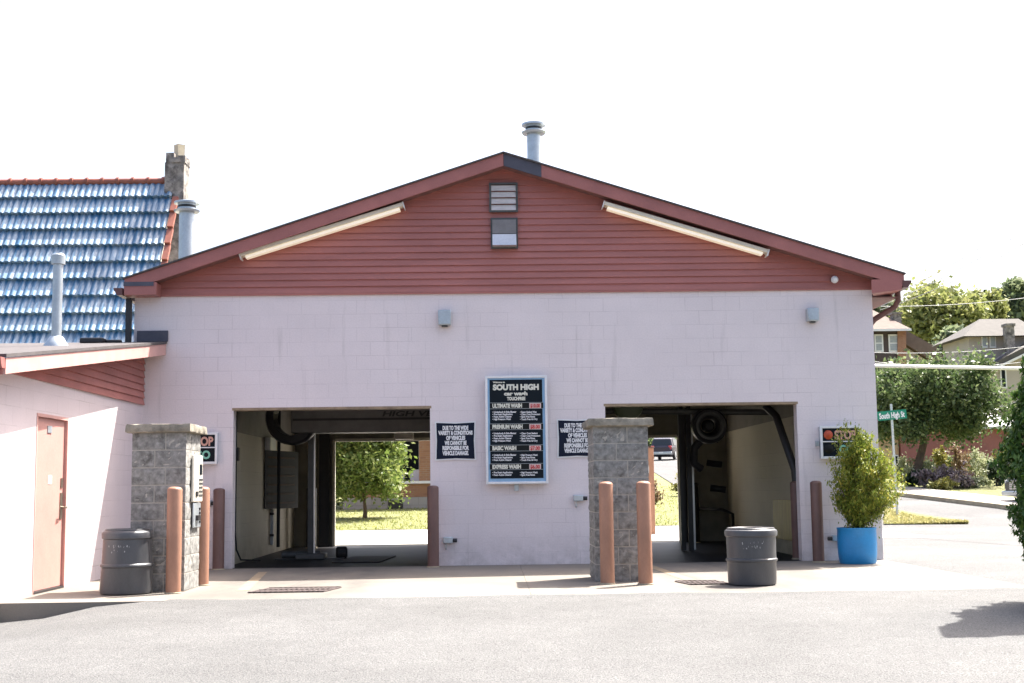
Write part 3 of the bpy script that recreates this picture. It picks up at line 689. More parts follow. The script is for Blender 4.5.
# ------------------------------------------------------------------ equipment in the bays
yg = 20.6
a = at(291, 410, yg); b = at(500, 407, yg); zl = at(380, 432, yg).z
t = thing('wash_gantry', (a.x, yg, 0), 'grey overhead wash gantry with HIGH VELOCITY lettering in the left bay', 'wash machine')
obj('beam', MB().box(a.x, -.68, yg, yg + .45, zl, zl + .42), M_hazard, t, .015)
obj('stripe', MB().box(a.x + .03, -.7, yg - .012, yg - .001, zl + .19, zl + .225), M_rub, t)
mb = MB(); text_px(mb, 'HIGH VELOCITY', 383.5, 383.5 + 96, 413.2, 5.0, yg - .001, bold=.03)
sh = [(x + .35 * (z - zl - .3), y, z) for x, y, z in mb.v]; mb.v = sh
obj('lettering', mb, M_rub, t)
c = at(293, 417, yg + .3)
mb = MB().lathe([(.30, -.10), (.42, -.10), (.45, -.06), (.45, .06), (.42, .10), (.30, .10), (.30, -.10)], c, 36, (.25, 1, 0)); obj('blower', mb, M_black, t)
for dx, yy in ((.14, yg + .3),):
    q = at(311, 440, yg + .6)
    obj('leg', MB().box(q.x - .045, q.x + .05, yg + .55, yg + .65, .06, 2.5), M_dkgrey, t, .01)
    obj('leg_edge', MB().box(q.x + .052, q.x + .075, yg + .56, yg + .60, .06, 2.4), M_alu, t)
    obj('foot', MB().box(q.x - .22, q.x + .25, yg + .4, yg + .8, -.005, .09), M_hazard, t, .02)
q = at(279, 430, 22.)
mb = MB().tube([(q.x, 22, 2.7), (q.x, 22, .16)], .028, 8); obj('hose', mb, M_rub, t)
q = at(470, 420, yg)
p = at(307, 434, 22.); obj('nozzle', MB().tube([(p.x - .12, 21.8, p.z), (p.x + .1, 21.6, p.z - .05)], .09, 12), M_black, t)
mb = MB(); p = at(400, 434, 24); mb.box(p.x - .1, p.x + .25, 23.9, 24.1, p.z - .1, p.z + .08); obj('spray_head', mb, M_cream, t, .02)

p = at(268, 452, 23.4); q = at(295, 508, 23.4)
t = thing('instruction_board', (-3.85, 23.4, p.z), 'dark board of small print on the left wall of the left bay', 'sign')
xw = -3.86
obj('board', MB().hexa([(xw + .02, 22.3, q.z), (xw + .40, 23.55, q.z), (xw + .37, 23.58, q.z), (xw, 22.35, q.z), (xw + .02, 22.3, p.z), (xw + .40, 23.55, p.z), (xw + .37, 23.58, p.z), (xw, 22.35, p.z)]), M_navy, t)
mb = MB()
for i in range(6):
    zz = lerp(p.z - .12, q.z + .1, i / 5.)
    mb.hexa([(xw + .055, 22.38, zz - .018), (xw + .36, 23.38, zz - .018), (xw + .362, 23.40, zz - .018), (xw + .06, 22.40, zz - .018), (xw + .055, 22.38, zz + .018), (xw + .36, 23.38, zz + .018), (xw + .362, 23.40, zz + .018), (xw + .06, 22.40, zz + .018)])
obj('lettering', mb, mat('dim_red_print', (.05, .03, .03), .6, spec=.1), t)
obj('bracket', MB().box(xw, xw + .1, 22.35, 22.9, p.z, p.z + .22), M_alu, t)

# guide tyre stop, dark patch on the floor of the left bay
p = at(340, 551, 21.5)
t = thing('wheel_guide', (p.x, 21.4, 0), 'low dark wheel guide on the floor of the left bay', 'wheel guide')
obj('rail', MB().tube([(p.x - .9, 21.2, .07), (p.x - .28, 21.25, .07)], .06, 10), M_hazard, t)
obj('roller', MB().lathe([(.001, -.09), (.07, -.09), (.095, -.07), (.095, .07), (.07, .09), (.001, .09)], (p.x + .05, 21.3, .09), 20, (1, .2, 0)), M_rub, t)
obj('plate', MB().box(p.x - 1., p.x + .1, 21.1, 21.45, -.004, .012), M_dkgrey, t)
p = at(365, 553, 21.5)
mb = MB().hexa([(p.x - .35, 19.9, 0), (p.x + .38, 19.9, 0), (p.x + .5, 21.6, 0), (p.x - .2, 21.6, 0), (p.x - .35, 19.9, .012), (p.x + .38, 19.9, .012), (p.x + .5, 21.6, .014), (p.x - .2, 21.6, .014)])  # thin black sheet painting the floor's wet reflection and dark patches
tag(obj('dark_floor_sheet', mb, M_rub, None, .01), 'dark patch on the left bay floor, painted for its wet reflection', 'dark patch')

# cable and switch on the left bay wall
p = at(247, 430, 20.2)
t = thing('cable_run', (-3.86, 19.7, .1), 'thin black cable with a switch box down the left bay wall', 'cable')
obj('cable', MB().tube([(-3.84, 19.75, 2.9), (-3.84, 19.75, .5), (-3.83, 19.8, .22), (-3.80, 20.0, .06), (-3.6, 20.5, .02)], .014, 6), M_rub, t)
obj('switch_box', MB().box(-3.868, -3.79, 19.69, 19.81, 1.55, 1.75), M_black, t, .01)

for (px, y0, y1, Y, rad, m_, lab) in ((272, 506, 545, 23.0, .03, M_white, 'white tube light below the dark board in the left bay'), (286, 440, 548, 25.4, .045, M_gal, 'grey upright pipe in the far corner of the left bay')):  # white one stands for a tube light, its brightness only white colour
    p = at(px, y0, Y); q = at(px, y1, Y)
    t = thing('wall_tube', (p.x, Y, max(0, q.z)), lab, 'pipe')
    obj('pipe', MB().tube([(p.x, Y, max(.02, q.z)), (p.x, Y, p.z)], rad, 10), m_, t)
    mb = MB()
    for k in (.25, .8): z_ = lerp(max(.02, q.z), p.z, k); obj('clamp', MB().lathe([(rad + .001, -.02), (rad + .012, -.02), (rad + .012, .02), (rad + .001, .02)], (p.x, Y, z_), 10), M_dkgrey, t)
# right bay: dryer
yd = 21.4
c = at(709, 426, yd)
t = thing('dryer_arch', (c.x, yd, 0), 'black round blower hanging from the dryer frame in the right bay', 'wash machine')
mb = MB().lathe([(.12, .12), (.15, -.06), (.21, -.12), (.26, -.14), (.285, -.12), (.295, -.05), (.295, .10), (.26, .16), (.12, .16)], c, 40, (.05, 1, .05)); obj('blower', mb, M_black, t)
mb = MB().lathe([(.165, -.01), (.195, -.055), (.225, -.05), (.235, -.0)], c + Vector((0, -.09, 0)), 40, (.05, 1, .05)); obj('inlet_ring', mb, M_dkgrey, t)
obj('hub', MB().lathe([(.001, -.09), (.06, -.08), (.09, -.03), (.10, .06), (.11, .14)], c, 24, (.05, 1, .05)), M_rub, t)
obj('top_rail', MB().tube([(1.5, yd + .1, c.z + .28), (4.66, yd + .1, c.z + .22)], .05, 10), M_dkgrey, t)
q = at(692, 430, yd + .7)
obj('post', MB().box(q.x - .1, q.x - .02, yd + .7, yd + .8, 0, 2.75).box(q.x - .2, q.x - .12, yd + .9, yd + 1., 0, 2.75), M_black, t)
obj('post_edge', MB().box(q.x - .018, q.x + .012, yd + .7, yd + .76, 0.02, 2.3), M_alu, t)
r0 = at(777, 415, 19.9); r1_ = at(795, 470, 19.9)
obj('hose_arm', MB().tube([(r0.x - .1, 20.2, r0.z + .15), (r0.x, 19.95, r0.z - .02), (r1_.x - .04, 19.75, r1_.z), (r1_.x, 19.7, .5)], .06, 10), M_black, t)
obj('elbow', MB().tube([c + Vector((-.1, .1, -.2)), c + Vector((-.22, .2, -.35)), c + Vector((-.23, .25, -.6)), c + Vector((-.1, .3, -.7))], .07, 10), M_black, t)
for k in range(3):
    zq = 1.95 - .45 * k; e = at(712 + 3 * k, 465, 23.5)
    obj('nozzle', MB().tube([(e.x - .15, 23.5, zq), (e.x + .12, 23.45, zq - .04)], .06, 10), M_rub, t)
p = at(628, 409, 21.4)
t = thing('round_blower', (p.x, 21.4, p.z), 'dull green round blower housing behind the block pillar in the right bay', 'blower')
obj('housing', MB().lathe([(.001, -.12), (.16, -.12), (.24, -.08), (.255, 0), (.24, .12), (.001, .14)], p + Vector((0, 0, .06)), 28, (0, 1, 0)), mat('dull_green_paint', (.10, .13, .07), .5), t)
obj('bracket', MB().box(p.x - .05, p.x + .05, 21.55, 21.6, p.z + .1, 3.2), M_dkgrey, t)
mb = MB().tube([(4.60, 24.9, .02), (4.6, 24.9, .55), (4.45, 25.0, .62), (4.1, 25.65, .65), (4.0, 25.7, .55), (4., 25.7, .02)], .03, 8)
tag(obj('water_pipe', mb, M_rub), 'dark bent water pipe at the back of the right bay', 'pipe')
mb = MB().box(4.655, 4.679, 19.9, 21.6, .22, .85)  # thin yellow panel with reddish streaks, low on the wall
tag(obj('yellow_panel', mb, mat('streaked_yellow_panel', (.30, .24, .06), .5, .3, 4, 40, .1, stain=(.30, .12, .06), stretch=(1, 5, .6))), 'yellow panel with reddish streaks low on the right bay wall', 'panel')

# ------------------------------------------------------------------ block pillars
def pillar_blocks(x0, x1, y0, y1, ztop, nrow):
    core = MB().box(x0 + .004, x1 - .004, y0 + .004, y1 - .004, 0, ztop)
    mb = MB(); rh = ztop / nrow; g = .014
    def block(bx0, bx1, by0, by1, bz0, bz1):
        nx = max(2, int((bx1 - bx0) / .035)); ny = max(2, int((by1 - by0) / .035)); nz = max(2, int((bz1 - bz0) / .03))
        amp = random.uniform(.006, .013)
        off = random.uniform(-.004, .004)
        for (U, V, fu) in (((nx, nz, lambda u, v: (lerp(bx0, bx1, u), by0, lerp(bz0, bz1, v))), None, 0),) if False else ():
            pass
        def face(nu, nv, fn, nrm):
            vs = []; fs = []
            for j in range(nv + 1):
                for i in range(nu + 1):
                    p = Vector(fn(i / nu, j / nv)); e = (i in (0, nu)) + (j in (0, nv))
                    if e == 0: p += Vector(nrm) * (off + random.uniform(-.4, 1.) * amp)
                    vs.append(p)
            for j in range(nv):
                for i in range(nu): k = j * (nu + 1) + i; fs.append((k, k + 1, k + nu + 2, k + nu + 1))
            mb.add(vs, fs)
        face(nx, nz, lambda u, v: (lerp(bx0, bx1, u), by0, lerp(bz0, bz1, v)), (0, -1, 0))
        face(nx, nz, lambda u, v: (lerp(bx1, bx0, u), by1, lerp(bz0, bz1, v)), (0, 1, 0))
        face(ny, nz, lambda u, v: (bx1, lerp(by0, by1, u), lerp(bz0, bz1, v)), (1, 0, 0))
        face(ny, nz, lambda u, v: (bx0, lerp(by1, by0, u), lerp(bz0, bz1, v)), (-1, 0, 0))
        mb.add([(bx0, by0, bz1), (bx1, by0, bz1), (bx1, by1, bz1), (bx0, by1, bz1)], [(0, 1, 2, 3)])
        mb.add([(bx0, by0, bz0), (bx1, by0, bz0), (bx1, by1, bz0), (bx0, by1, bz0)], [(3, 2, 1, 0)])
    for r in range(nrow):
        za_, zb_ = r * rh + g / 2, (r + 1) * rh - g / 2
        cut = .42 if r % 2 else .62
        xm = lerp(x0, x1, cut); ym = lerp(y0, y1, 1 - cut)
        for ax0, ax1 in ((x0, xm - g / 2), (xm + g / 2, x1)):
            for ay0, ay1 in ((y0, ym - g / 2), (ym + g / 2, y1)): block(ax0, ax1, ay0, ay1, za_, zb_)
    return core, mb
def block_pillar(x0, x1, y0, y1, zt_, label):
    t = thing('block_pillar', ((x0 + x1) / 2, y0, 0), label, 'pillar', 'rough block pillars in front of the bays')
    core, bl = pillar_blocks(x0, x1, y0, y1, zt_ - .095, 9)
    obj('mortar', core, M_mort, t); obj('block_shaft', bl, M_block, t)
    mb = MB(); o = .06; n = 14      # worn cap slab
    top = []; bx0, bx1, by0, by1 = x0 - o, x1 + o, y0 - o, y1 + o
    ring = [(lerp(bx0, bx1, i / n), by0) for i in range(n)] + [(bx1, lerp(by0, by1, i / n)) for i in range(n)] + [(lerp(bx1, bx0, i / n), by1) for i in range(n)] + [(bx0, lerp(by1, by0, i / n)) for i in range(n)]
    lv = [zt_ - .094, zt_ - .085, zt_ - .02, zt_]; ins = [.012, 0, 0, .012]; vs = []
    for z_, q in zip(lv, ins):
        for (x, y) in ring:
            cx, cy = (x0 + x1) / 2, (y0 + y1) / 2
            vs.append((x + (cx - x) * q * 2 + random.uniform(-.006, .006), y + (cy - y) * q * 2 + random.uniform(-.006, .006), z_ + random.uniform(-.004, .004)))
    m_ = len(ring); fs = [(j * m_ + i, j * m_ + (i + 1) % m_, (j + 1) * m_ + (i + 1) % m_, (j + 1) * m_ + i) for j in range(3) for i in range(m_)]
    fs += [tuple(range(m_))[::-1], tuple(range(3 * m_, 4 * m_))]
    obj('cap_slab', MB().add(vs, fs), M_cap, t); return t
zl_ = at(150, 424, 14.55).z; zr_ = at(620, 418, 15.15).z
PLX1 = -3.40
block_pillar(-4.00, PLX1, 14.62, 15.34, zl_, 'block pillar with a pay station, beside the left drum')
block_pillar(1.20, 1.84, 15.2, 16.05, zr_, 'block pillar with two bollards in front, by the right bay')
# pay station on the lit face of the left pillar
X0 = PLX1 + .012
z1 = atX(192, 455, X0).z; z2 = atX(192, 502, X0).z; z3 = atX(192, 528, X0).z
t = thing('pay_station', (X0, 15.1, z3), 'white pay station panel on the sunny side of the left pillar', 'pay machine')
obj('panel', MB().box(X0, X0 + .03, 14.84, 15.29, z2, z1), M_cream, t, .008)
obj('coin_panel', MB().box(X0, X0 + .02, 14.90, 15.26, z3, z2 - .01), M_gal, t, .008)
obj('screen', MB().box(X0 + .031, X0 + .036, 15.12, 15.24, z1 - .22, z1 - .1), M_menu, t)
mb = MB()
for i in range(3):
    for j in range(5): mb.box(X0 + .031, X0 + .038, 15.10 + .06 * i, 15.14 + .06 * i, z1 - .29 - .045 * j, z1 - .265 - .045 * j)
obj('keypad', mb, M_dkgrey, t)
obj('card_slot', MB().box(X0 + .031, X0 + .042, 14.93, 15.03, z2 + .06, z2 + .12), M_black, t)
mb = MB()
for j in range(4): mb.box(X0 + .021, X0 + .03, 15.16, 15.23, z3 + .05 + .05 * j, z3 + .075 + .05 * j)
obj('button', mb, M_black, t)
obj('bill_slot', MB().box(X0 + .021, X0 + .05, 15.0, 15.12, z3 + .08, z3 + .14), M_black, t)

# ------------------------------------------------------------------ bollards
def bollard_proto(m, r, h, label):
    t = thing('bollard', (0, 0, 0), label, 'bollard', 'painted steel bollards')
    pr = [(r, -.02), (r, h - .035)] + [(r * math.cos(a) ** .7, h - .035 + .035 * math.sin(a)) for a in (.3, .6, .9, 1.2, 1.5)] + [(.001, h)]
    obj('post', MB().lathe(pr, (0, 0, 0), 28), m, t)
    obj('collar', MB().lathe([(r + .012, -.01), (r + .012, .012), (r + .001, .016)], (0, 0, 0), 28), M_kerbc, t)
    return t
rr = .081
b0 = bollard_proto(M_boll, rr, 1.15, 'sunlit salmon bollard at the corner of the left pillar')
def hz(px, py, Y): return at(px, py, Y).z
b0.location = (-3.455, 14.36, 0)
dup(b0, (-3.40, 15.50, 0), 'salmon bollard peeking out behind the left pillar')
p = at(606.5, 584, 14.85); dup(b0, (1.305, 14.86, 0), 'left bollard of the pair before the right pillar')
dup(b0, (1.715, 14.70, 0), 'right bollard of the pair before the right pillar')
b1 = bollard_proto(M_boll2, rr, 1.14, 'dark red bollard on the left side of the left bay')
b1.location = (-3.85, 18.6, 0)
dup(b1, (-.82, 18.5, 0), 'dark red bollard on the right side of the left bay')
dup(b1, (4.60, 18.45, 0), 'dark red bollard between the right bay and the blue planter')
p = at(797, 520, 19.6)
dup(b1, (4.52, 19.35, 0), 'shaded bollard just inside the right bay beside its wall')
b2 = bollard_proto(M_bollk, .1, 1.15, 'black bollard by the exit of the left bay')
b2.location = (at(310, 520, 25).x + .0, 25.2, 0)
q = at(690, 520, 25.3); dup(b2, (q.x + .08, 25.3, 0), 'black bollard by the exit of the right bay')
t = thing('sign_post', (4.02, 30, 0), 'rust red square post outside the right bay exit', 'post')
q = at(650, 448, 30); obj('post', MB().box(q.x - .10, q.x + .07, 29.9, 30.1, -.05, q.z), M_boll, t, .01)
t.location = (q.x, 30, 0); [setattr(c_, 'matrix_parent_inverse', Matrix.Translation((-q.x, -30, 0))) for c_ in t.children]
obj('cap', MB().box(q.x - .12, q.x + .09, 29.88, 30.12, q.z + .002, q.z + .03), M_boll2, t)

# ------------------------------------------------------------------ drums, planter, grates
def drum(cx, cy, rt, rb, h, label, seed):
    t = thing('trash_drum', (cx, cy, 0), label, 'drum', 'black plastic drums')
    R = lambda z: lerp(rb, rt, z / h)
    pr = [(.001, .01), (rb - .03, .0), (rb - .008, .012), (rb, .04)]
    for z in (.28, .30): pr.append((R(z * h / .68), z * h / .68))
    zb = .33 * h / .68 * 1.0
    pr = [(.001, .004), (rb - .025, .0), (rb - .006, .015), (rb, .05), (R(.40 * h), .40 * h), (R(.40 * h) + .004, .415 * h), (R(.42 * h) + .015, .43 * h), (R(.46 * h) + .015, .455 * h), (R(.47 * h), .475 * h),
          (R(.84 * h), .84 * h), (R(.85 * h) + .016, .86 * h), (R(.9 * h) + .018, .93 * h), (R(.95 * h) + .012, .955 * h), (R(h) - .012, .975 * h), (R(h) - .012, h - .005), (R(h) - .02, h), (R(h) - .03, h - .006), (R(h) - .03, .12), (.001, .10)]
    obj('barrel', MB().lathe(pr, (cx, cy, 0), 48), M_drum, t)
    mb = MB(); rnd = random.Random(seed)
    for j, zz in enumerate((.73 * h, .66 * h)):            # worn, no longer readable stencil marks
        for i in range(9 if j == 0 else 7):
            if rnd.random() < .22: continue
            a = -PI / 2 - .55 + .11 * i + .05 * j; r = R(zz) + .0025
            for k in range(rnd.choice((1, 2, 2))):
                da = rnd.uniform(-.03, .03); hh = rnd.uniform(.006, .02); ww = rnd.uniform(.006, .03)
                z0 = zz + rnd.uniform(-.015, .012)
                mb.add([(cx + r * math.cos(a + da), cy + r * math.sin(a + da), z0), (cx + r * math.cos(a + da + ww), cy + r * math.sin(a + da + ww), z0), (cx + r * math.cos(a + da + ww), cy + r * math.sin(a + da + ww), z0 + hh), (cx + r * math.cos(a + da), cy + r * math.sin(a + da), z0 + hh)], [(0, 1, 2, 3)])
    obj('stencil_marks', mb, M_mark, t); return t
p = at(127.5, 594, 14.35); drum(p.x - .03, 14.42, .25, .283, .70, 'black drum by the door, wider at its foot, left of the left pillar', 3)
p = at(752.5, 587, 14.35); drum(p.x + .02, 14.45, .272, .264, .625, 'black straight sided drum standing before the right bay', 5)
p = at(860, 564, 17.95); pc = Vector((p.x, 18.05, 0))
t = thing('blue_planter', pc, 'bright blue plastic barrel planter at the right corner of the building', 'planter')
h = .49; pr = [(.001, .005), (.235, 0), (.25, .02), (.262, .15), (.268, .33), (.262, h - .03), (.268, h - .02), (.268, h), (.25, h), (.245, h - .08), (.001, h - .08)]
obj('tub', MB().lathe(pr, pc, 48), M_blue, t)
obj('soil', MB().lathe([(.244, h - .075), (.15, h - .055), (.001, h - .05)], pc, 24), M_soil, t)
# golden conifer in the planter
t = thing('golden_conifer', pc + Vector((0, 0, h - .05)), 'golden green conifer growing in the blue planter', 'shrub')
mb = MB(); pts = []; nr = []; base = pc + Vector((0, 0, h - .06))
tips = []
for i in range(185):
    a = random.uniform(0, 2 * PI); u = random.random()
    hh = .12 + 1.22 * u ** .9; wmax = .50 * (math.sin(PI * min(1, (u * .84 + .16))) ** 1.05) + .02
    r = wmax * random.uniform(.55, 1.1)
    lean = Vector((.06, 0, 0)) * (1 - abs(u - .45)) + Vector((.03, 0, 0))
    s0 = base + Vector((0, 0, hh * .45)) + lean; e = base + Vector((math.cos(a) * r, math.sin(a) * r, hh + random.uniform(-.04, .12))) + lean * 2
    tips.append((s0, e))
for e in ((-.10, .0, 1.56), (.08, .02, 1.52), (-.16, .0, 1.50), (-.22, .05, 1.38), (.12, 0, 1.40), (.2, -.04, 1.25), (.02, .0, 1.34), (-.33, 0, 1.05), (.36, 0, .95)):
    tips.append((base + Vector((e[0] * .5, e[1], e[2] * .5)), base + Vector(e) - Vector((0, 0, .05))))
for k, (s0, e) in enumerate(tips):
    if k % 3 == 0: mb.tube([base, s0, e.lerp(s0, .2)], [.014, .008, .003], 5)
    d = (e - s0); L = d.length
    for j in range(120):
        v = random.random() ** .6; q = s0.lerp(e, v)
        sp = .055 * (1.15 - v) + .018
        pts.append((q.x + random.gauss(0, sp), q.y + random.gauss(0, sp), q.z + random.gauss(0, sp)))
for _ in range(6): mb.tube([base, base + Vector((random.uniform(-.12, .12), random.uniform(-.1, .1), .7))], [.02, .008], 6)
obj('stem', mb, M_bark, t)
link('foliage', leaves_mesh('foliage', pts, .016, L_cypress, 2.8, (0, 0, 1.0)), t)
# drain grates
def grate(x0, x1, y0, y1, sh, label):
    t = thing('drain_grate', ((x0 + x1) / 2, y0, 0), label, 'drain', 'drain grates in the apron')
    obj('pit', MB().hexa([(x0, y0, .001), (x1, y0, .001), (x1 + sh, y1, .001), (x0 + sh, y1, .001), (x0, y0, .004), (x1, y0, .004), (x1 + sh, y1, .004), (x0 + sh, y1, .004)]), M_hole, t)
    mb = MB(); n = int((x1 - x0) / .055)
    for i in range(n + 1):
        x = lerp(x0, x1, i / n); mb.beam((x, y0, .008), (x + sh, y1, .008), .026, .008)
    for v in (0, .5, 1): y = lerp(y0, y1, v); mb.beam((x0 + sh * v, y, .0125), (x1 + sh * v, y, .0125), .03, .008)
    obj('bars', mb, M_grate, t)
p = at(250, 594, 14.2); q = at(345, 588, 14.9)
grate(-2.62, -1.82, 14.25, 14.85, .12, 'rusty drain grate in the concrete before the left bay')
grate(2.2, 2.66, 14.55, 15.05, -.1, 'drain grate beside the right drum')

# ================================================================== LEFT LOW BUILDING
XW = -5.0; XO = -4.68
fa = atX(6, 357, XO); fb = atX(168, 343.5, XO)
sl_ = (fb.z - fa.z) / (fb.y - fa.y)
ya, yb = fa.y, YF - .02
def rzl(y): return fa.z + sl_ * (y - fa.y)
annex = thing('low_annex', (XW, 16, 0), 'low pink block annex with a shed roof on the left of the car wash', 'building')
yd0, yd1 = 14.42, 15.5; zd = 1.98
ZB = 2.36; y_front = ya + .35
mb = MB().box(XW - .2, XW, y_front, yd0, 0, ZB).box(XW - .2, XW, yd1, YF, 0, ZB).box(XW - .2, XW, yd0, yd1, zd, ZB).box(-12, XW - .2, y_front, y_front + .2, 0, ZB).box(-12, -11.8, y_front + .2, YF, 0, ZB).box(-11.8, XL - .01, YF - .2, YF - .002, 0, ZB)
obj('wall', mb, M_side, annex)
mb = MB(); z = ZB - .02
while z < rzl(yb):
    z1_ = z + .098; y0_ = max(y_front - .1, ya + (z1_ - fa.z + .13) / sl_)
    if y0_ < yb:
        y00 = max(y_front - .1, ya + (z - fa.z + .13) / sl_)
        mb.add([(XW + .03, y00, z), (XW + .03, yb, z), (XW + .008, yb, z1_), (XW + .008, y0_, z1_), (XW + .004, y00, z), (XW + .004, yb, z)], [(0, 1, 2, 3), (4, 5, 1, 0)])
    z = z1_
obj('gable_siding', mb, M_siding, annex)
mb = MB().prism([(ya - .02, rzl(ya) - .005), (yb, rzl(yb) - .005), (yb, rzl(yb) + .03), (ya - .02, rzl(ya) + .03)], (-12.3, XO + .012), 'x')
ro = obj('roof', mb, M_shingle, annex)
mb = MB().prism([(ya, rzl(ya) - .165), (yb, rzl(yb) - .165), (yb, rzl(yb) - .008), (ya, rzl(ya) - .008)], (XO - .03, XO), 'x')
obj('fascia', mb, M_fpink, annex)
mb = MB().prism([(ya + .02, rzl(ya) - .15), (yb, rzl(yb) - .15), (yb, rzl(yb) - .14), (ya + .02, rzl(ya) - .14)], (XW + .032, XO - .032), 'x'); obj('soffit', mb, M_fascia, annex)
obj('fascia', MB().box(-12.3, XO - .031, ya - .02, ya + .01, rzl(ya) - .17, rzl(ya) - .008), M_fascia, annex)
pr = [(0, 0), (-.075, 0), (-.10, .04), (-.12, .10), (0, .10)]
mb = MB().prism([(ya - .021 + a, rzl(ya) - .11 + b) for a, b in pr][::-1], (-12.3, XO + .0), 'x'); obj('gutter', mb, M_fascia, annex)
p = at(168, 334, YF - .02)
obj('flashing', MB().box(-5.1, p.x, YF - .035, YF - .004, rzl(yb) + .032, rzl(yb) + .19), M_slate, annex)
obj('roof_drain', MB().box(-5.75, -5.42, 18.2, 18.5, rzl(18.2) + .03, rzl(18.2) + .11).box(-5.42, -5.2, 18.3, 18.4, rzl(18.2) + .04, rzl(18.2) + .09), M_black, annex, .02)
# white vent pipe through the roof
p = at(56, 347, 16.6); ztp = at(54.5, 254, 16.6).z
f = obj('vent_pipe', MB().lathe([(.16, rzl(16.6) + .0), (.15, rzl(16.6) + .04), (.085, rzl(16.6) + .14), (.062, rzl(16.6) + .15), (.062, ztp - .12)], (p.x, 16.6, 0), 24), M_gal, ro)
obj('vent_cap', MB().lathe([(.063, ztp - .14), (.085, ztp - .135), (.088, ztp - .02), (.07, ztp), (.001, ztp + .005)], (p.x, 16.6, 0), 24), M_gal, f)
# door
dr = obj('door', MB().box(XW - .07, XW - .03, yd0 + .035, yd1 - .035, .03, zd - .04), M_door, annex)
mb = MB().box(XW - .12, XW + .006, yd0, yd0 + .034, 0, zd).box(XW - .12, XW + .006, yd1 - .034, yd1, 0, zd).box(XW - .12, XW + .006, yd0 + .034, yd1 - .034, zd - .036, zd); obj('door_frame', mb, M_fpink, dr)
obj('threshold', MB().box(XW - .12, XW + .01, yd0 + .034, yd1 - .034, .001, .025), M_black, dr)
obj('handle', MB().tube([(XW - .03, yd1 - .11, .93), (XW + .04, yd1 - .11, .93), (XW + .045, yd1 - .2, .93)], .014, 8).box(XW - .029, XW - .02, yd1 - .15, yd1 - .07, .80, 1.10), M_brass, dr)
obj('lock_plate', MB().box(XW - .029, XW - .018, yd1 - .14, yd1 - .08, 1.16, 1.27), M_brass, dr)
for zh in (.35, 1.05, 1.7): obj('hinge', MB().tube([(XW - .025, yd0 + .045, zh - .06), (XW - .025, yd0 + .045, zh + .06)], .014, 8), M_brass, dr)
obj('notice', MB().box(XW - .029, XW - .026, 14.93, 15.05, 1.2, 1.30), M_lettw, dr)
obj('peephole', MB().box(XW - .029, XW - .02, 14.86, 15.0, 1.78, 1.86), M_gal, dr)

# ================================================================== BLUE TILED HOUSE behind
YRg = 32.; p = at(178, 182, YRg); xr, zr = p.x, p.z
house = thing('tiled_house', (-12, 30, 0), 'house with a steep blue glazed tile roof and red ridge behind the annex', 'house')
ncr = 13; dy, dz = .235, .445
mb = MB(); wl = .155; x_left = -21.; N = int((xr - x_left) / wl) * 6
for k in range(ncr):
    yt_, zt2 = YRg - k * dy, zr - k * dz; yb_, zb2 = yt_ - dy * 1.08, zt2 - dz * 1.08
    vs = []; off = random.uniform(-.01, .01)
    for i in range(N + 1):
        x = x_left + i * wl / 6 + off; ph = (i % 6) / 6.
        wv = (.0, .010, .032, .040, .036, .014)[i % 6]
        jit = .004 * math.sin((i // 6) * 12.9 + k * 7.7)
        nx, nz = -.88, .47
        l0 = .0; l1 = .10
        vs.append((x, yt_ + nx * (wv * .8 + l0), zt2 + nz * (wv * .8 + l0)))
        vs.append((x, yb_ + nx * (wv + l1) + jit, zb2 + nz * (wv + l1) + jit))
        vs.append((x, yb_ + nx * (wv + .012), zb2 + nz * (wv + .012)))
    fs = []
    for i in range(N):
        a = i * 3; fs += [(a, a + 1, a + 4, a + 3), (a + 1, a + 2, a + 5, a + 4)]
    mb.add(vs, fs, True)
m, n, b = newmat('blue_glazed_tile'); v = coords(n)
mp = nd(n, 'ShaderNodeMapping'); mp.inputs[3].default_value = (14, 1.6, 1.6); n.links.new(v, mp.inputs[0])
c = ramp(n, noise(n, v, 1.2, 5), [(.3, (.03, .115, .225)), (.7, (.065, .18, .32))])
c = mix(n, c, (.52, .58, .61), ramp(n, noise(n, mp.outputs[0], 1.0, 7, .7), [(.42, (0, 0, 0)), (.64, (.62, .62, .62))]))  # pale streaks: worn glaze plus the tiles' white highlights put into the colour
n.links.new(c, b.inputs['Base Color']); b.inputs['Roughness'].default_value = .32; b.inputs['Specular IOR Level'].default_value = .5
ro = obj('roof', mb, m, house)
yE, zE = YRg - ncr * dy, zr - ncr * dz
# the far slope and the gable end
mb = MB().add([(x_left, YRg + .03, zr - .03), (xr - .02, YRg + .03, zr - .03), (xr - .02, YRg + 3.6, zr - 6.), (x_left, YRg + 3.6, zr - 6.)], [(0, 1, 2, 3)]); obj('rear_slope', mb, M_redtile, house)
M_stucco = mat('gable_stucco', (.55, .50, .42), .9, .15, 3, 40, .3)
mb = MB().prism([(yE + .2, 0), (YRg + 3.2, 0), (YRg + 3.2, zr - 6.), (YRg, zr - .35), (yE + .2, zE)], (x_left, xr - .15), 'x'); obj('wall', mb, M_stucco, house)
mb = MB()
for i in range(int((xr - .28 - x_left) / .38)):
    x = x_left + i * .38; mb.tube([(x, YRg - .02, zr + .015), (x + .34, YRg - .02, zr + .015), (x + .34, YRg - .02, zr + .02), (x + .40, YRg - .02, zr + .03)], [.085, .085, .108, .108], 12)
obj('ridge_tiles', mb, M_redtile, house)
mb = MB()
for k in range(1, ncr):
    mb.beam((xr + .02, YRg - k * dy - .05, zr - k * dz - .02), (xr + .02, YRg - (k + 1) * dy - .09, zr - (k + 1) * dz + .02), .14, .09, (0, -.9, .4))
obj('rake_tiles', mb, M_redtile, house)
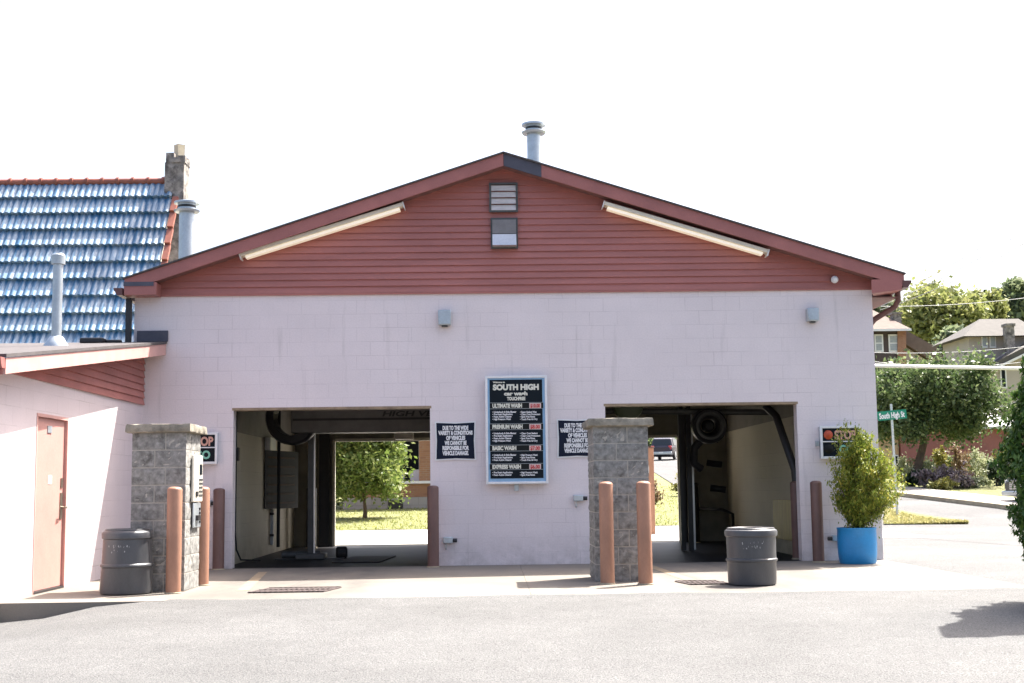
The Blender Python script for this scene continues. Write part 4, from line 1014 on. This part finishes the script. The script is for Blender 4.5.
ch = MB(); a = at(164.5, 148, 31.5); b = at(183, 148, 31.5); cx0, cx1 = a.x, b.x
def rough_box(mb, x0, x1, y0, y1, z0, z1, amp, st):
    for (ax0, ax1, ay0, ay1) in ((x0, x1, y0, y0), (x1, x1, y0, y1), (x1, x0, y1, y1), (x0, x0, y1, y0)):
        L = abs(ax1 - ax0) + abs(ay1 - ay0); nu = max(2, int(L / st)); nv = max(2, int((z1 - z0) / st)); vs = []
        for j in range(nv + 1):
            for i in range(nu + 1):
                q = amp if 0 < i < nu and 0 < j < nv else 0
                vs.append((lerp(ax0, ax1, i / nu) + random.uniform(-q, q), lerp(ay0, ay1, i / nu) + random.uniform(-q, q), lerp(z0, z1, j / nv)))
        mb.add(vs, [(j * (nu + 1) + i, j * (nu + 1) + i + 1, (j + 1) * (nu + 1) + i + 1, (j + 1) * (nu + 1) + i) for j in range(nv) for i in range(nu)])
    mb.add([(x0, y0, z1), (x1, y0, z1), (x1, y1, z1), (x0, y1, z1)], [(0, 1, 2, 3)])
zc1 = at(174, 160, 31.5).z
rough_box(ch, cx0 - .04, cx1 - .02, 31.72, 32.3, 5.2, zc1, .02, .09)
cho = obj('chimney', ch, M_rubble, ro)
mb = MB(); 
for (x, y, s, hh) in ((cx0 + .09, 31.80, .10, .24), (cx0 + .25, 31.78, .10, .12), (cx1 - .08, 31.80, .09, .17), (cx0 + .1, 32.2, .1, .2), (cx1 - .09, 32.2, .09, .2), (cx1 - .07, 32., .07, .13)):
    rough_box(mb, x - s, x + s, y - s, y + s, zc1 - .01, zc1 + hh, .03, .07)
obj('broken_crown', mb, M_rubble, cho)
zc2 = at(176, 142, 31.7).z
obj('chimney_pot', MB().lathe([(.13, zc1), (.14, zc2 - .02), (.15, zc2), (.11, zc2), (.10, zc1 + .1)], (cx0 + .25, 32.0, 0), 4), M_clay, cho)

# ================================================================== BEYOND THE LEFT BAY: brick house, porch chairs, young tree
M_brick = block_mat('old_brick', (0, 2), (.34, .17, .09), (.27, .125, .07), (.36, .30, .24), .22, .075, .010, .4)
M_stone = block_mat('stone_foundation', (0, 2), (.36, .34, .31), (.27, .255, .235), (.20, .19, .175), .55, .28, .02, .6)
YH = 46.
bh = thing('brick_house', (-1, YH, zt(-2, YH)), 'tan brick house with a porch seen through the left bay', 'house')
zg = zt(-3, YH) - .3
zst = at(415, 497, YH).z; zlg = at(415, 481, YH).z
mb = MB().box(-5.2, 3.6, YH, YH + .4, zg, zst); obj('foundation', mb, M_stone, bh)
mb = MB().box(-5.2, 3.6, YH + .03, YH + .33, zst, zlg - .09); obj('porch_wall', mb, M_brick, bh)
mb = MB().box(-5.3, 3.7, YH - .08, YH + .42, zlg - .088, zlg); obj('ledge', mb, M_white, bh)
pcx = at(427, 460, YH).x
for x in (pcx, pcx + 3.2, -5.0): obj('porch_column', MB().box(x - .28, x + .28, YH + .0, YH + .36, zlg + .001, zlg + 2.5), M_brick, bh)
obj('floor', MB().box(-5.2, 3.6, YH + .42, YH + 2.6, zst - .25, zst - .1), M_kerbc, bh)
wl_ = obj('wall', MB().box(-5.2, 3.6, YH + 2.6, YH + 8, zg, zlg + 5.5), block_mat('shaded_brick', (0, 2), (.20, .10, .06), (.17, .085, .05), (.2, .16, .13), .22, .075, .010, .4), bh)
obj('roof', MB().prism([(YH - .4, zlg + 2.5), (YH + 4.5, zlg + 4.2), (YH + 4.5, zlg + 4.4), (YH - .4, zlg + 2.7)], (-5.6, 4.0), 'x').prism([(YH + 4.5, zlg + 5.5), (YH + 8.2, zlg + 5.5), (YH + 5.6, zlg + 8.)], (-5.6, 4.0), 'x'), M_shingle, bh)
x = at(408, 470, YH + 2.6).x
wf = obj('window', MB().box(x - .7, x + .5, YH + 2.56, YH + 2.6, zlg - .2, zlg + 1.6), M_white, bh); obj('pane', MB().box(x - .6, x + .4, YH + 2.55, YH + 2.562, zlg - .1, zlg + 1.5), M_menu, wf)
obj('basement_shade', MB().box(at(388, 505, YH).x, at(403, 505, YH).x, YH - .03, YH - .004, zg, zst - .1), M_black, bh)  # black sheet paints the dark shaded basement opening onto the foundation
chair = thing('porch_chair', (0, 0, 0), 'white oval backed chair on the brick porch, right of the other', 'chair', 'white chairs on the porch')
obj('backrest', MB().lathe([(.001, .02), (.22, .02), (.28, .01), (.28, -.02), (.22, -.02), (.001, -.02)], (0, .22, .8), 24, (0, 1, .25)), M_white, chair)
obj('seat', MB().box(-.24, .24, -.24, .22, .41, .45), M_white, chair, .02)
for sx in (-1, 1):
    for sy in (-1, 1): obj('leg', MB().tube([(sx * .2, sy * .2, .41), (sx * .23, sy * .24, 0)], .022, 8), M_white, chair)
cx = at(418, 470, YH + 1.).x; chair.location = (cx, YH + 1., zst - .1 + .0); chair.rotation_euler = (0, 0, PI)
dup(chair, (cx - .62, YH + 1.2, zst - .1), 'white oval backed chair on the brick porch, half behind the young tree', PI - .5)
def tree_px(name, pxb, pyb, pw, pt, pbm, label, lm, leaf, nc=60, per=130, tr=.1, Y=None, **k):
    b = gt(pxb, pyb) if Y is None else at(pxb, pyb, Y)
    Y = b.y; x0 = at(pw[0], 470, Y).x; x1 = at(pw[1], 470, Y).x; zT = at(pxb, pt, Y).z; zB = at(pxb, pbm, Y).z
    rad = ((x1 - x0) / 2 * .92, (x1 - x0) / 2 * .85, (zT - zB) / 2 * .92); c = ((x0 + x1) / 2, Y, (zT + zB) / 2)
    return tree(name, tuple(b), max(.5, (zB - b.z) * 1.1 + .2), c, rad, nc, per, min(rad) * .17, leaf, lm, label, tr=tr, **k)
tree_px('young_tree', 365, 519, (318, 411), 392, 515, 'young green tree on the lawn seen through the left bay', L_maple, .075, 110, 190, .06, lump=.4)
p = gt(352, 513); bush('hedge_shrub', (p.x - .3, p.y + 3, zt(p.x, p.y + 3)), (2.0, .9, .85), 5200, .07, L_bush[0], 'dark green hedge behind the young tree seen through the left bay', group=None, nc=30)
p = gt(657, 505); bush('lawn_shrub', (p.x - .1, p.y, p.z), (.32, .3, .42), 700, .05, L_bush[4], 'small russet shrub by the post behind the right bay', nc=14)
p = gt(677, 497); bush('lawn_shrub', (p.x + .2, p.y, p.z), (.42, .4, .36), 700, .06, L_bush[3], 'small yellow green shrub on the lawn behind the right bay', nc=14)

# ================================================================== CARS
def car(name, pal, label, loc, rz):
    t = thing(name, loc, label, 'car')
    L0, W2 = 2.3, .92
    st = [(-2.3, .66, .42, .80, .86), (-2.22, .84, .30, .92, 1.0), (-1.9, .90, .24, 1.0, 1.0), (-1.0, W2, .22, 1.0, 1.0), (.4, W2, .22, 1.0, 1.0), (1.1, .91, .22, 1.0, 1.02), (1.9, .86, .26, .93, .95), (2.22, .76, .34, .80, .83), (2.3, .6, .42, .70, .72)]
    mb = MB(); vs = []; n = 12
    for x, hw, zb, zs, zt_ in st:
        ring = [(-hw * .86, zb), (-hw * .98, zb + .12), (-hw, (zb + zs) / 2), (-hw * .97, zs - .05), (-hw * .86, zt_), (-hw * .4, zt_ + .03), (hw * .4, zt_ + .03), (hw * .86, zt_), (hw * .97, zs - .05), (hw, (zb + zs) / 2), (hw * .98, zb + .12), (hw * .86, zb)]
        vs += [(x, y, z) for y, z in ring]
    fs = [(i * n + k, i * n + (k + 1) % n, (i + 1) * n + (k + 1) % n, (i + 1) * n + k) for i in range(len(st) - 1) for k in range(n)] + [tuple(range(n)), tuple(range((len(st) - 1) * n, len(st) * n))[::-1]]
    mb.add(vs, fs, True)
    def rel(o_mb, nm, mm, par=t, bv=0.): 
        o = bpy.data.objects.new(nm, o_mb.mesh(nm, mm)); COL.objects.link(o); o.parent = par
        if bv: q = o.modifiers.new('bevel', 'BEVEL'); q.width = bv; q.segments = 2
        return o
    body = rel(mb, 'body', pal)
    mb = MB(); cab = [(-2.05, .80, .98), (-1.85, .70, 1.56), (-1.2, .70, 1.68), (.1, .70, 1.66), (1.15, .82, .99)]
    bot = [(-2.05, .82), (1.2, .84)]
    vs = []
    for x, hw, z in [(-2.08, .82, .96), (-1.82, .69, 1.56), (-1.2, .68, 1.67), (-.1, .68, 1.66), (.35, .70, 1.56), (1.2, .84, .96)]: vs += [(x, -hw, z), (x, hw, z)]
    fs = [(0, 2, 4, 6, 8, 10), (1, 3, 5, 7, 9, 11)[::-1]] + [(2 * i, 2 * i + 1, 2 * i + 3, 2 * i + 2) for i in range(5)] + [(10, 11, 1, 0)]
    mb.add(vs, fs); cabn = rel(mb, 'cabin', pal, t, .05)
    gl = mat('car_glass_' + name, (.03, .035, .04), .08, .05, bmp=0)
    mb = MB().add([(-2.07, -.70, 1.06), (-2.07, .70, 1.06), (-1.88, .60, 1.48), (-1.88, -.60, 1.48)], [(0, 1, 2, 3)]); 
    rel(MB().prism([(-2.075, 1.04), (-1.885, 1.50), (-1.84, 1.48), (-2.03, 1.03)], (-.62, .62)), 'rear_window', gl)
    rel(MB().prism([(1.14, 1.03), (.43, 1.52), (.40, 1.48), (1.10, 1.0)], (-.62, .62)), 'windscreen', gl)
    for s in (-1, 1):
        rel(MB().hexa([(-1.5, s * .815, 1.06), (.85, s * .815, 1.06), (.85, s * .835, 1.06), (-1.5, s * .835, 1.06), (-1.35, s * .70, 1.52), (.25, s * .70, 1.52), (.25, s * .725, 1.52), (-1.35, s * .725, 1.52)]), 'side_window', gl)
        for x in (-1.42, 1.42):
            wh = rel(MB().lathe([(.001, -.1), (.25, -.1), (.34, -.09), (.36, -.05), (.36, .05), (.34, .09), (.25, .1), (.001, .1)], (x, s * .84, .36), 28, (0, 1, 0)), 'wheel', M_rub)
            rel(MB().lathe([(.001, .125), (.06, .12), (.12, .105), (.22, .11), (.24, .101)], (x, s * .84, .36), 20, (0, s, 0)), 'rim', M_alu, wh)
        rel(MB().box(2.1, 2.27, s * .5 - .17, s * .5 + .17, .66, .80), 'headlight', M_frame, t, .04)
        rel(MB().box(-2.28, -2.1, s * .66 - .12, s * .66 + .12, .72, 1.0), 'tail_light', M_red, t, .03)
    mb = MB()
    for k in range(5): mb.box(2.24, 2.31, -.33, .33, .50 + .06 * k, .535 + .06 * k)
    rel(mb, 'grille', M_alu); rel(MB().box(2.2, 2.33, -.8, .8, .30, .46), 'bumper', M_gal, t, .04); rel(MB().box(-2.36, -2.2, -.82, .82, .34, .56), 'bumper', M_gal, t, .04)
    rel(MB().box(-2.372, -2.362, -.16, .16, .62 - .18, .62 - .07), 'number_plate', M_white)
    t.rotation_euler = (0, 0, rz); return t
pal1 = mat('silver_car_paint', (.075, .08, .09), .25, .03, bmp=0, metal=.4)
pal2 = mat('dark_car_paint', (.06, .055, .075), .25, .03, bmp=0, metal=.3)
p = gt(1004, 507); car('parked_car', pal1, 'grey car peeking out behind the dark conifer at the right edge', (p.x + 2.8, p.y + .7, zt(p.x + 2, p.y) + .02), PI + .15)
p = gt(667, 460.5); car('parked_car', pal2, 'dark car parked on the hill road seen through the right bay', (p.x, p.y, p.z + .06), PI / 2 - .32)

# ================================================================== RIGHT SIDE: street sign, trees, houses
g = at(897.5, 517, 36.5); 
zz = zt(g.x, 36.5)
t = thing('street_sign', (g.x, 36.5, zz), 'green South High St name plate on a grey pole by the verge', 'sign')
pt = at(891, 404, 36.5)
obj('pole', MB().tube([(g.x, 36.5, zz - .1), (pt.x, 36.5, pt.z)], .035, 8), M_gal, t)
a = at(875.5, 416.6, 36.4); b = at(906.5, 413.7, 36.4)
hgt = 9.2 / F * 36.4; an = math.atan2(b.z - a.z, b.x - a.x)
pl_c = (a + b) / 2; hw = (b.x - a.x) / 2
def tilt(X, Y, Z): 
    dx, dz = X - pl_c.x, Z - pl_c.z; return (pl_c.x + dx * math.cos(an) - dz * math.sin(an), Y, pl_c.z + dx * math.sin(an) + dz * math.cos(an))
mb = MB().box(pl_c.x - hw, pl_c.x + hw, 36.39, 36.41, pl_c.z - hgt / 2, pl_c.z + hgt / 2); mb.v = [tilt(*q) for q in mb.v]
obj('name_plate', mb, mat('sign_green', (.01, .22, .13), .4, .05, bmp=0), t)
mb = MB(); text_into(mb, 'South High St', pl_c.x - hw + .10, pl_c.x + hw - .06, pl_c.z, hgt * .62, 36.388, bold=.03, place=tilt); obj('lettering', mb, M_lettw, t)

tree_px('street_tree', 910, 488, (858, 992), 360, 452, 'rounded dark green street tree behind the street name sign', L_street, .085, 150, 330, .17, lump=.42, zmin=-.7)
# dark conifer close at the right edge
ab = (5.55, 12.0, za(5.55, 12.))
t = thing('dark_conifer', ab, 'dense dark green conifer close by at the right edge', 'shrub')
pts = []; nrm = []
ZP = [.1, .25, .45, .9, 1.35, 2.05, 2.6, 3.2, 3.8, 4.3]; RP = [.2, .42, .56, .71, .745, .53, .42, .33, .2, 0]
for i in range(90000):
    z = .1 + 4.2 * random.random() ** 1.15; prof = float(np.interp(z, ZP, RP)); a = random.uniform(0, 2 * PI)
    r = prof * (1 + .08 * math.sin(5 * a + z * 4) + .07 * math.sin(11 * a - z * 9) + .05 * math.sin(17 * a + z * 15)) * random.uniform(.80, 1.03)
    if .92 < z < 1.18: r *= .87
    pts.append((ab[0] + r * math.cos(a), ab[1] + r * math.sin(a), ab[2] + z)); nrm.append((math.cos(a), math.sin(a), .3))
mb = MB().tube([(ab[0], ab[1], ab[2] - .1), (ab[0], ab[1], ab[2] + .5), (ab[0], ab[1], ab[2] + 3.)], [.09, .07, .02], 10)
for _ in range(40):
    z = random.uniform(.3, 2.8); a = random.uniform(0, 2 * PI); mb.tube([(ab[0], ab[1], ab[2] + z), (ab[0] + .5 * math.cos(a), ab[1] + .5 * math.sin(a), ab[2] + z + .25)], [.02, .006], 5)
obj('trunk', mb, M_bark, t)
link('foliage', leaves_mesh('foliage', pts, .022, L_arb, 2.8, (0, 0, 1.0), nrm=np.array(nrm)), t)

# far trees on the hill
def far_tree(px0, px1, pt, pb, Y, lm, label, n=70, per=110, leaf=.28):
    x0 = at(px0, 300, Y).x; x1 = at(px1, 300, Y).x; zT = at((px0 + px1) / 2, pt, Y).z; zB = at((px0 + px1) / 2, pb, Y).z; c = ((x0 + x1) / 2, Y, (zT + zB) / 2)
    b = (c[0], Y, zt(c[0], Y)); rad = ((x1 - x0) / 2, (x1 - x0) / 2, (zT - zB) / 2)
    return tree('hill_tree', b, max(1, zB - b[2] + 1), c, rad, n, per * 2, min(rad) * .15, leaf, lm, label, tr=.35, group='trees on the hill', limbs=10)
far_tree(600, 720, 436, 470, 160, L_street, 'dark tree line behind the car on the hill road', 70, 100, .35)
far_tree(893, 982, 287, 372, 120, L_hill, 'broad yellow green tree on the hill behind the brown roofed house', 110, 130)
far_tree(868, 905, 296, 345, 130, L_hill2, 'pale green tree at the corner of the car wash roof', 60, 100)
far_tree(955, 1003, 292, 365, 135, L_hill, 'yellow green tree between the broad tree and the grey dormer house', 70)
far_tree(988, 1060, 289, 345, 165, L_hill2, 'hazy green tree above the dormer at the right edge', 80, 120, .5)
far_tree(930, 975, 330, 385, 100, L_hill2, 'darker tree low between the two houses', 60, 110)
Y = 150; a = at(985, 290, Y); zb = at(985, 330, Y).z
t = thing('spruce_tree', (a.x, Y, zt(a.x, Y)), 'small dark pointed spruce on the skyline', 'tree')
pts = []
for i in range(2600):
    u = random.random() ** .6; an_ = random.uniform(0, 2 * PI); r = 2.2 * u * random.uniform(.5, 1.05) * (.8 + .2 * math.sin(u * 40)); pts.append((a.x + r * math.cos(an_), Y + r * math.sin(an_), a.z - u * (a.z - zb) * 1.2))
link('crown', leaves_mesh('crown', pts, .3, L_bush[5], 2.), t); obj('trunk', MB().tube([(a.x, Y, zt(a.x, Y) - .2), (a.x, Y, a.z - .3)], [.25, .05], 8), M_bark, t)

# brown roofed house
YA = 88.
M_brroof = mat('brown_shingle', (.15, .11, .09), .9, .15, 3, 30, .4)
M_grroof = mat('grey_shingle', (.095, .088, .08), .9, .15, 3, 30, .4)
M_dkwall = mat('dark_brown_boards', (.07, .05, .045), .7, .2)
M_beige = mat('beige_boards', (.44, .39, .34), .75, .06, 2, 30, .1)
M_glass = mat('window_glass', (.35, .38, .40), .1, .1, bmp=0)
def A(px, py): return at(px, py, YA)
hb = thing('brown_house', (A(890, 360).x, YA, zt(25, YA)), 'brown roofed house with two white windows behind the street tree', 'house')
zb0 = zt(25, YA) - .5
def pxprism(pts, Y, y0, y1): return MB().prism([(at(u, v, Y).x, at(u, v, Y).z) for u, v in pts][::-1], (y0, y1))
obj('wall', pxprism([(845, 329), (903, 330), (903, 470), (845, 470)], YA, YA, YA + 7), M_dkwall, hb)
obj('brick_pier', pxprism([(897, 330), (905.5, 330), (905.5, 470), (897, 470)], YA, YA - .15, YA - .01), M_brick, hb)
e0 = A(840, 331); e1 = A(908, 330); rg = A(872, 313)
mb = MB().add([(e0.x - 1, YA - .7, e0.z), (e1.x, YA - .7, e1.z), (e1.x + .2, YA + 8, e1.z), (e0.x - 1, YA + 8, e0.z), (rg.x - 3, YA + 3.6, A(870, 308).z + .5), (e1.x - 1.6, YA + 3.6, A(870, 308).z + .5)], [(0, 1, 5, 4), (1, 2, 5), (2, 3, 4, 5), (3, 0, 4), (3, 2, 1, 0)])
rf = obj('roof', mb, M_brroof, hb)
obj('eave_board', MB().box(e0.x - 1, e1.x, YA - .74, YA - .705, e1.z - .14, e1.z + .02), M_white, hb)
mb = MB().prism([(A(903, 338).x, A(903, 338).z), (A(958, 369).x, A(958, 369).z - .2), (A(958, 369).x, A(958, 369).z), (A(938, 346).x + .3, A(938, 346).z), (A(906, 326).x, A(906, 326).z)], (YA + 1, YA + 7)); obj('lower_roof', mb, M_brroof, hb)
mb = MB().prism([(A(905, 345).x, zb0), (A(952, 370).x, zb0), (A(952, 370).x, A(952, 370).z), (A(905, 340).x, A(905, 340).z)], (YA + 1.4, YA + 6.6)); obj('wing_wall', mb, M_beige, hb)
for u0, u1 in ((874, 883.5), (888, 900)):
    a = A(u0, 334.5); b = A(u1, 352); wf = obj('window', MB().box(a.x, b.x, YA - .06, YA - .002, b.z, a.z), M_white, hb)
    obj('pane', MB().box(a.x + .1, b.x - .1, YA - .075, YA - .061, b.z + .1, (a.z + b.z) / 2 - .04).box(a.x + .1, b.x - .1, YA - .075, YA - .061, (a.z + b.z) / 2 + .04, a.z - .1), M_glass, wf)
a = A(898.5, 310); b = A(907.5, 330); mb = MB().box(a.x, b.x, YA + 1.2, YA + 2, b.z - .6, a.z).box(a.x - .08, b.x + .08, YA + 1.1, YA + 2.1, a.z - .12, a.z + .001); cho = obj('chimney', mb, M_rubble, rf)
obj('flashing', MB().box(A(895, 325).x, A(905, 325).x, YA + .9, YA + 1.19, A(900, 329).z, A(900, 325).z), M_slate, cho)

# grey dormer house at the right
YD = 74.
def D(px, py): return at(px, py, YD)
hd = thing('dormer_house', (D(1000, 440).x, YD, zt(27, YD)), 'beige house with a grey roof and white dormer windows at the right edge', 'house')
zb0 = zt(27, YD) - .5
obj('wall', pxprism([(958, 378), (1075, 330), (1075, 470), (958, 470)], YD, YD, YD + 8), M_beige, hd)
mb = MB().prism([(D(944, 392).x, D(944, 392).z), (D(1080, 327).x, D(1080, 327).z), (D(1080, 318).x, D(1080, 318).z), (D(944, 387.5).x, D(944, 387.5).z)], (YD - .45, YD + 8.4)); rf = obj('roof', mb, M_grroof, hd)
obj('rake_board', MB().prism([(D(944, 393).x, D(944, 393).z), (D(1080, 329).x, D(1080, 329).z), (D(1080, 326).x, D(1080, 326).z), (D(944, 391).x, D(944, 391).z)], (YD - .5, YD - .455)), M_white, hd)
mb = MB().box(D(979, 340).x, D(1045, 340).x, YD + 1.6, YD + 6, D(979, 372).z, D(979, 331).z); dm = obj('dormer', mb, M_beige, hd)
e0 = D(970, 334); e1 = D(1055, 330); tp = D(1010, 311)
mb = MB().add([(e0.x, YD + 1., e0.z), (e1.x, YD + 1., e0.z), (e1.x, YD + 6.6, e0.z), (e0.x, YD + 6.6, e0.z), (D(1003, 314).x, YD + 3.6, tp.z), (e1.x - .6, YD + 3.6, tp.z)], [(0, 1, 5, 4), (1, 2, 5), (2, 3, 4, 5), (3, 0, 4), (3, 2, 1, 0)]); obj('dormer_roof', mb, M_grroof, dm)
for u0, u1 in ((981.5, 988), (989.5, 996.5)):
    a = at(u0, 333.5, YD + 1.5); b = at(u1, 348, YD + 1.5); wf = obj('window', MB().box(a.x, b.x, YD + 1.53, YD + 1.6, b.z, a.z), M_white, dm)
    
a = at(981.5, 333.5, YD + 1.5); b = at(996.5, 348, YD + 1.5)
mb = MB()
for u0, u1 in ((982.6, 987), (990.6, 995.4)):
    q0 = at(u0, 335.5, YD + 1.5); q1 = at(u1, 346, YD + 1.5); mb.box(q0.x, q1.x, YD + 1.51, YD + 1.528, q1.z, q0.z)
obj('dormer_pane', mb, M_glass, dm)
a = at(1004.5, 325, YD + .8); b = at(1013.5, 352, YD + .8); obj('chimney', MB().box(a.x, b.x, YD + .5, YD + 1.1, b.z - .5, a.z).box(a.x - .06, b.x + .06, YD + .44, YD + 1.16, a.z - .1, a.z + .05), M_rubble, rf)
a = D(1001, 368); b = D(1005.5, 387); wf = obj('window', MB().box(a.x - .08, b.x + .08, YD - .05, YD - .002, b.z - .08, a.z + .08), M_white, hd); obj('pane', MB().box(a.x, b.x, YD - .065, YD - .051, b.z, a.z), M_menu, wf)
obj('lean_to_roof', MB().prism([(D(944, 392).x, D(944, 402).z), (D(1000, 352).x, D(1000, 358).z), (D(1006, 350).x, D(1006, 352).z), (D(944, 392).x, D(944, 392.5).z)][::1], (YD - .3, YD - .05)), M_slate, hd)

# low red outbuilding
YO = 60.
def O(px, py): return at(px, py, YO)
ob = thing('red_outbuilding', (O(950, 470).x, YO, zt(19, YO)), 'low brick red building with a pale roof edge behind the garden', 'building')
zb0 = zt(19, YO) - .4
mb = MB().box(O(902, 470).x, O(1032, 470).x, YO, YO + 5, zb0, O(960, 428).z); obj('wall', mb, mat('red_painted_wall', (.27, .10, .095), .7, .12, 1.5, 20, .2, stain=(.34, .16, .14), stretch=(1, 1, .4)), ob)
a = O(900, 430); b = O(1036, 426)
mb = MB().prism([(YO - .35, O(960, 429.5).z), (YO + 5.3, O(960, 429.5).z + .9), (YO + 5.3, O(960, 429.5).z + 1.02), (YO - .35, O(960, 429.5).z + .12)], (a.x, b.x), 'x'); obj('roof', mb, mat('pale_metal_roof', (.48, .48, .48), .5, .1), ob)
gb = thing('tan_garage', (O(893, 470).x, YO, zt(18, YO)), 'small tan building with a dark window behind the street tree trunk', 'building')
mb = MB().box(O(860, 470).x, O(901, 470).x, YO + .2, YO + 4, zb0, O(890, 436).z); obj('wall', mb, mat('tan_wall', (.50, .34, .22), .7, .1), gb)
obj('roof', MB().box(O(858, 470).x, O(901.6, 470).x, YO - .1, YO + 4.2, O(890, 436).z + .001, O(890, 434).z + .04), M_grroof, gb)
a = O(893, 455); b = O(900, 468); wf = obj('window', MB().box(a.x, b.x, YO + .14, YO + .198, b.z, a.z), M_white, gb); obj('pane', MB().box(a.x + .05, b.x - .05, YO + .12, YO + .139, b.z + .05, a.z - .05), M_menu, wf)

# garden shrubs: (px, py base, half width px, height px, leaf material, label)
gs = [(903, 487, 7, 26, 1, 'pale low shrub against the foot of the street tree'), (921, 489, 15, 25, 1, 'pale cream flowered shrub right of the street tree trunk'), (914, 490, 9, 17, 5, 'dark shrub at the foot of the street tree trunk'),
      (940, 486, 8, 30, 3, 'upright golden plant left of the russet bush'), (959, 486, 11, 36, 4, 'tall russet topped bush in the middle of the garden'), (937, 492, 14, 22, 2, 'mauve grey bush beside the pavement'),
      (958, 493, 14, 17, 2, 'low purple plant in the middle of the bed'), (942, 494, 11, 11, 3, 'low yellow hosta at the left of the bed'), (976, 492, 12, 12, 1, 'low pale hosta at the right of the bed'),
      (974, 482, 12, 26, 1, 'white flowered bush right of the russet bush'), (990, 484, 13, 26, 1, 'wide pale green bush before the red building'), (1003, 482, 10, 30, 3, 'golden bush near the dark conifer'),
      (998, 490, 9, 24, 5, 'dark round bush at the lawn edge'), (1014, 484, 13, 42, 0, 'tall green bush next to the grey car'), (929, 482, 10, 20, 0, 'green bush behind the mauve bush'), (947, 482, 10, 26, 0, 'green bush in the middle of the garden, behind the russet bush')]
for px, py, hw_, hp, k, lab in gs:
    b = gt(px, py - 1.5); s = b.y / F; bush('garden_shrub', (b.x, b.y, b.z + .10), (hw_ * s, hw_ * s * .8, hp * s * .5), 900, .07, L_bush[k], lab, group='shrubs in the garden across the street', nc=18)

# overhead lines
def wire(p0, p1, sag, r, label, m, group='overhead wires'):
    p0 = Vector(p0); p1 = Vector(p1); n = 16
    pts = [p0.lerp(p1, i / n) - Vector((0, 0, sag * 4 * (i / n) * (1 - i / n))) for i in range(n + 1)]
    tag(obj('overhead_wire', MB().tube(pts, r, 6), m), label, 'wire', group)
M_wire = mat('wire_grey', (.34, .34, .35), .5, .05, bmp=0)
M_wirew = mat('white_cable', (.75, .75, .76), .5, .03, bmp=0)
wire(at(840, 365.0, 45), at(1060, 369.3, 45), .0, .065, 'thick white cable crossing before the street tree', M_wirew, None)
for (a, b, Y0, Y1, s, lab) in (((868, 306), (1060, 194), 45, 40, .25, 'topmost slanting wire at the upper right'), ((870, 310), (1060, 207), 45, 40, .25, 'middle of the three slanting wires at the upper right'), ((880, 310), (1060, 221), 45, 40, .25, 'lowest of the three slanting wires at the upper right'),
        ((820, 255), (1060, 239), 60, 60, .3, 'upper level wire above the hill trees'), ((820, 263), (1060, 249), 60, 60, .3, 'lower level wire above the hill trees'),
        ((860, 306), (1060, 293), 55, 55, .2, 'pale wire crossing the hill trees'), ((860, 352), (1060, 342), 52, 52, .2, 'wire crossing the roof of the brown house'), ((860, 360), (1060, 357), 50, 50, .3, 'wire sagging just above the white cable'), ((930, 424), (1060, 388), 66, 60, .1, 'wire slanting past the beige house wall')):
    wire(at(a[0], a[1], Y0), at(b[0], b[1], Y1), s, .012, lab, M_wire)
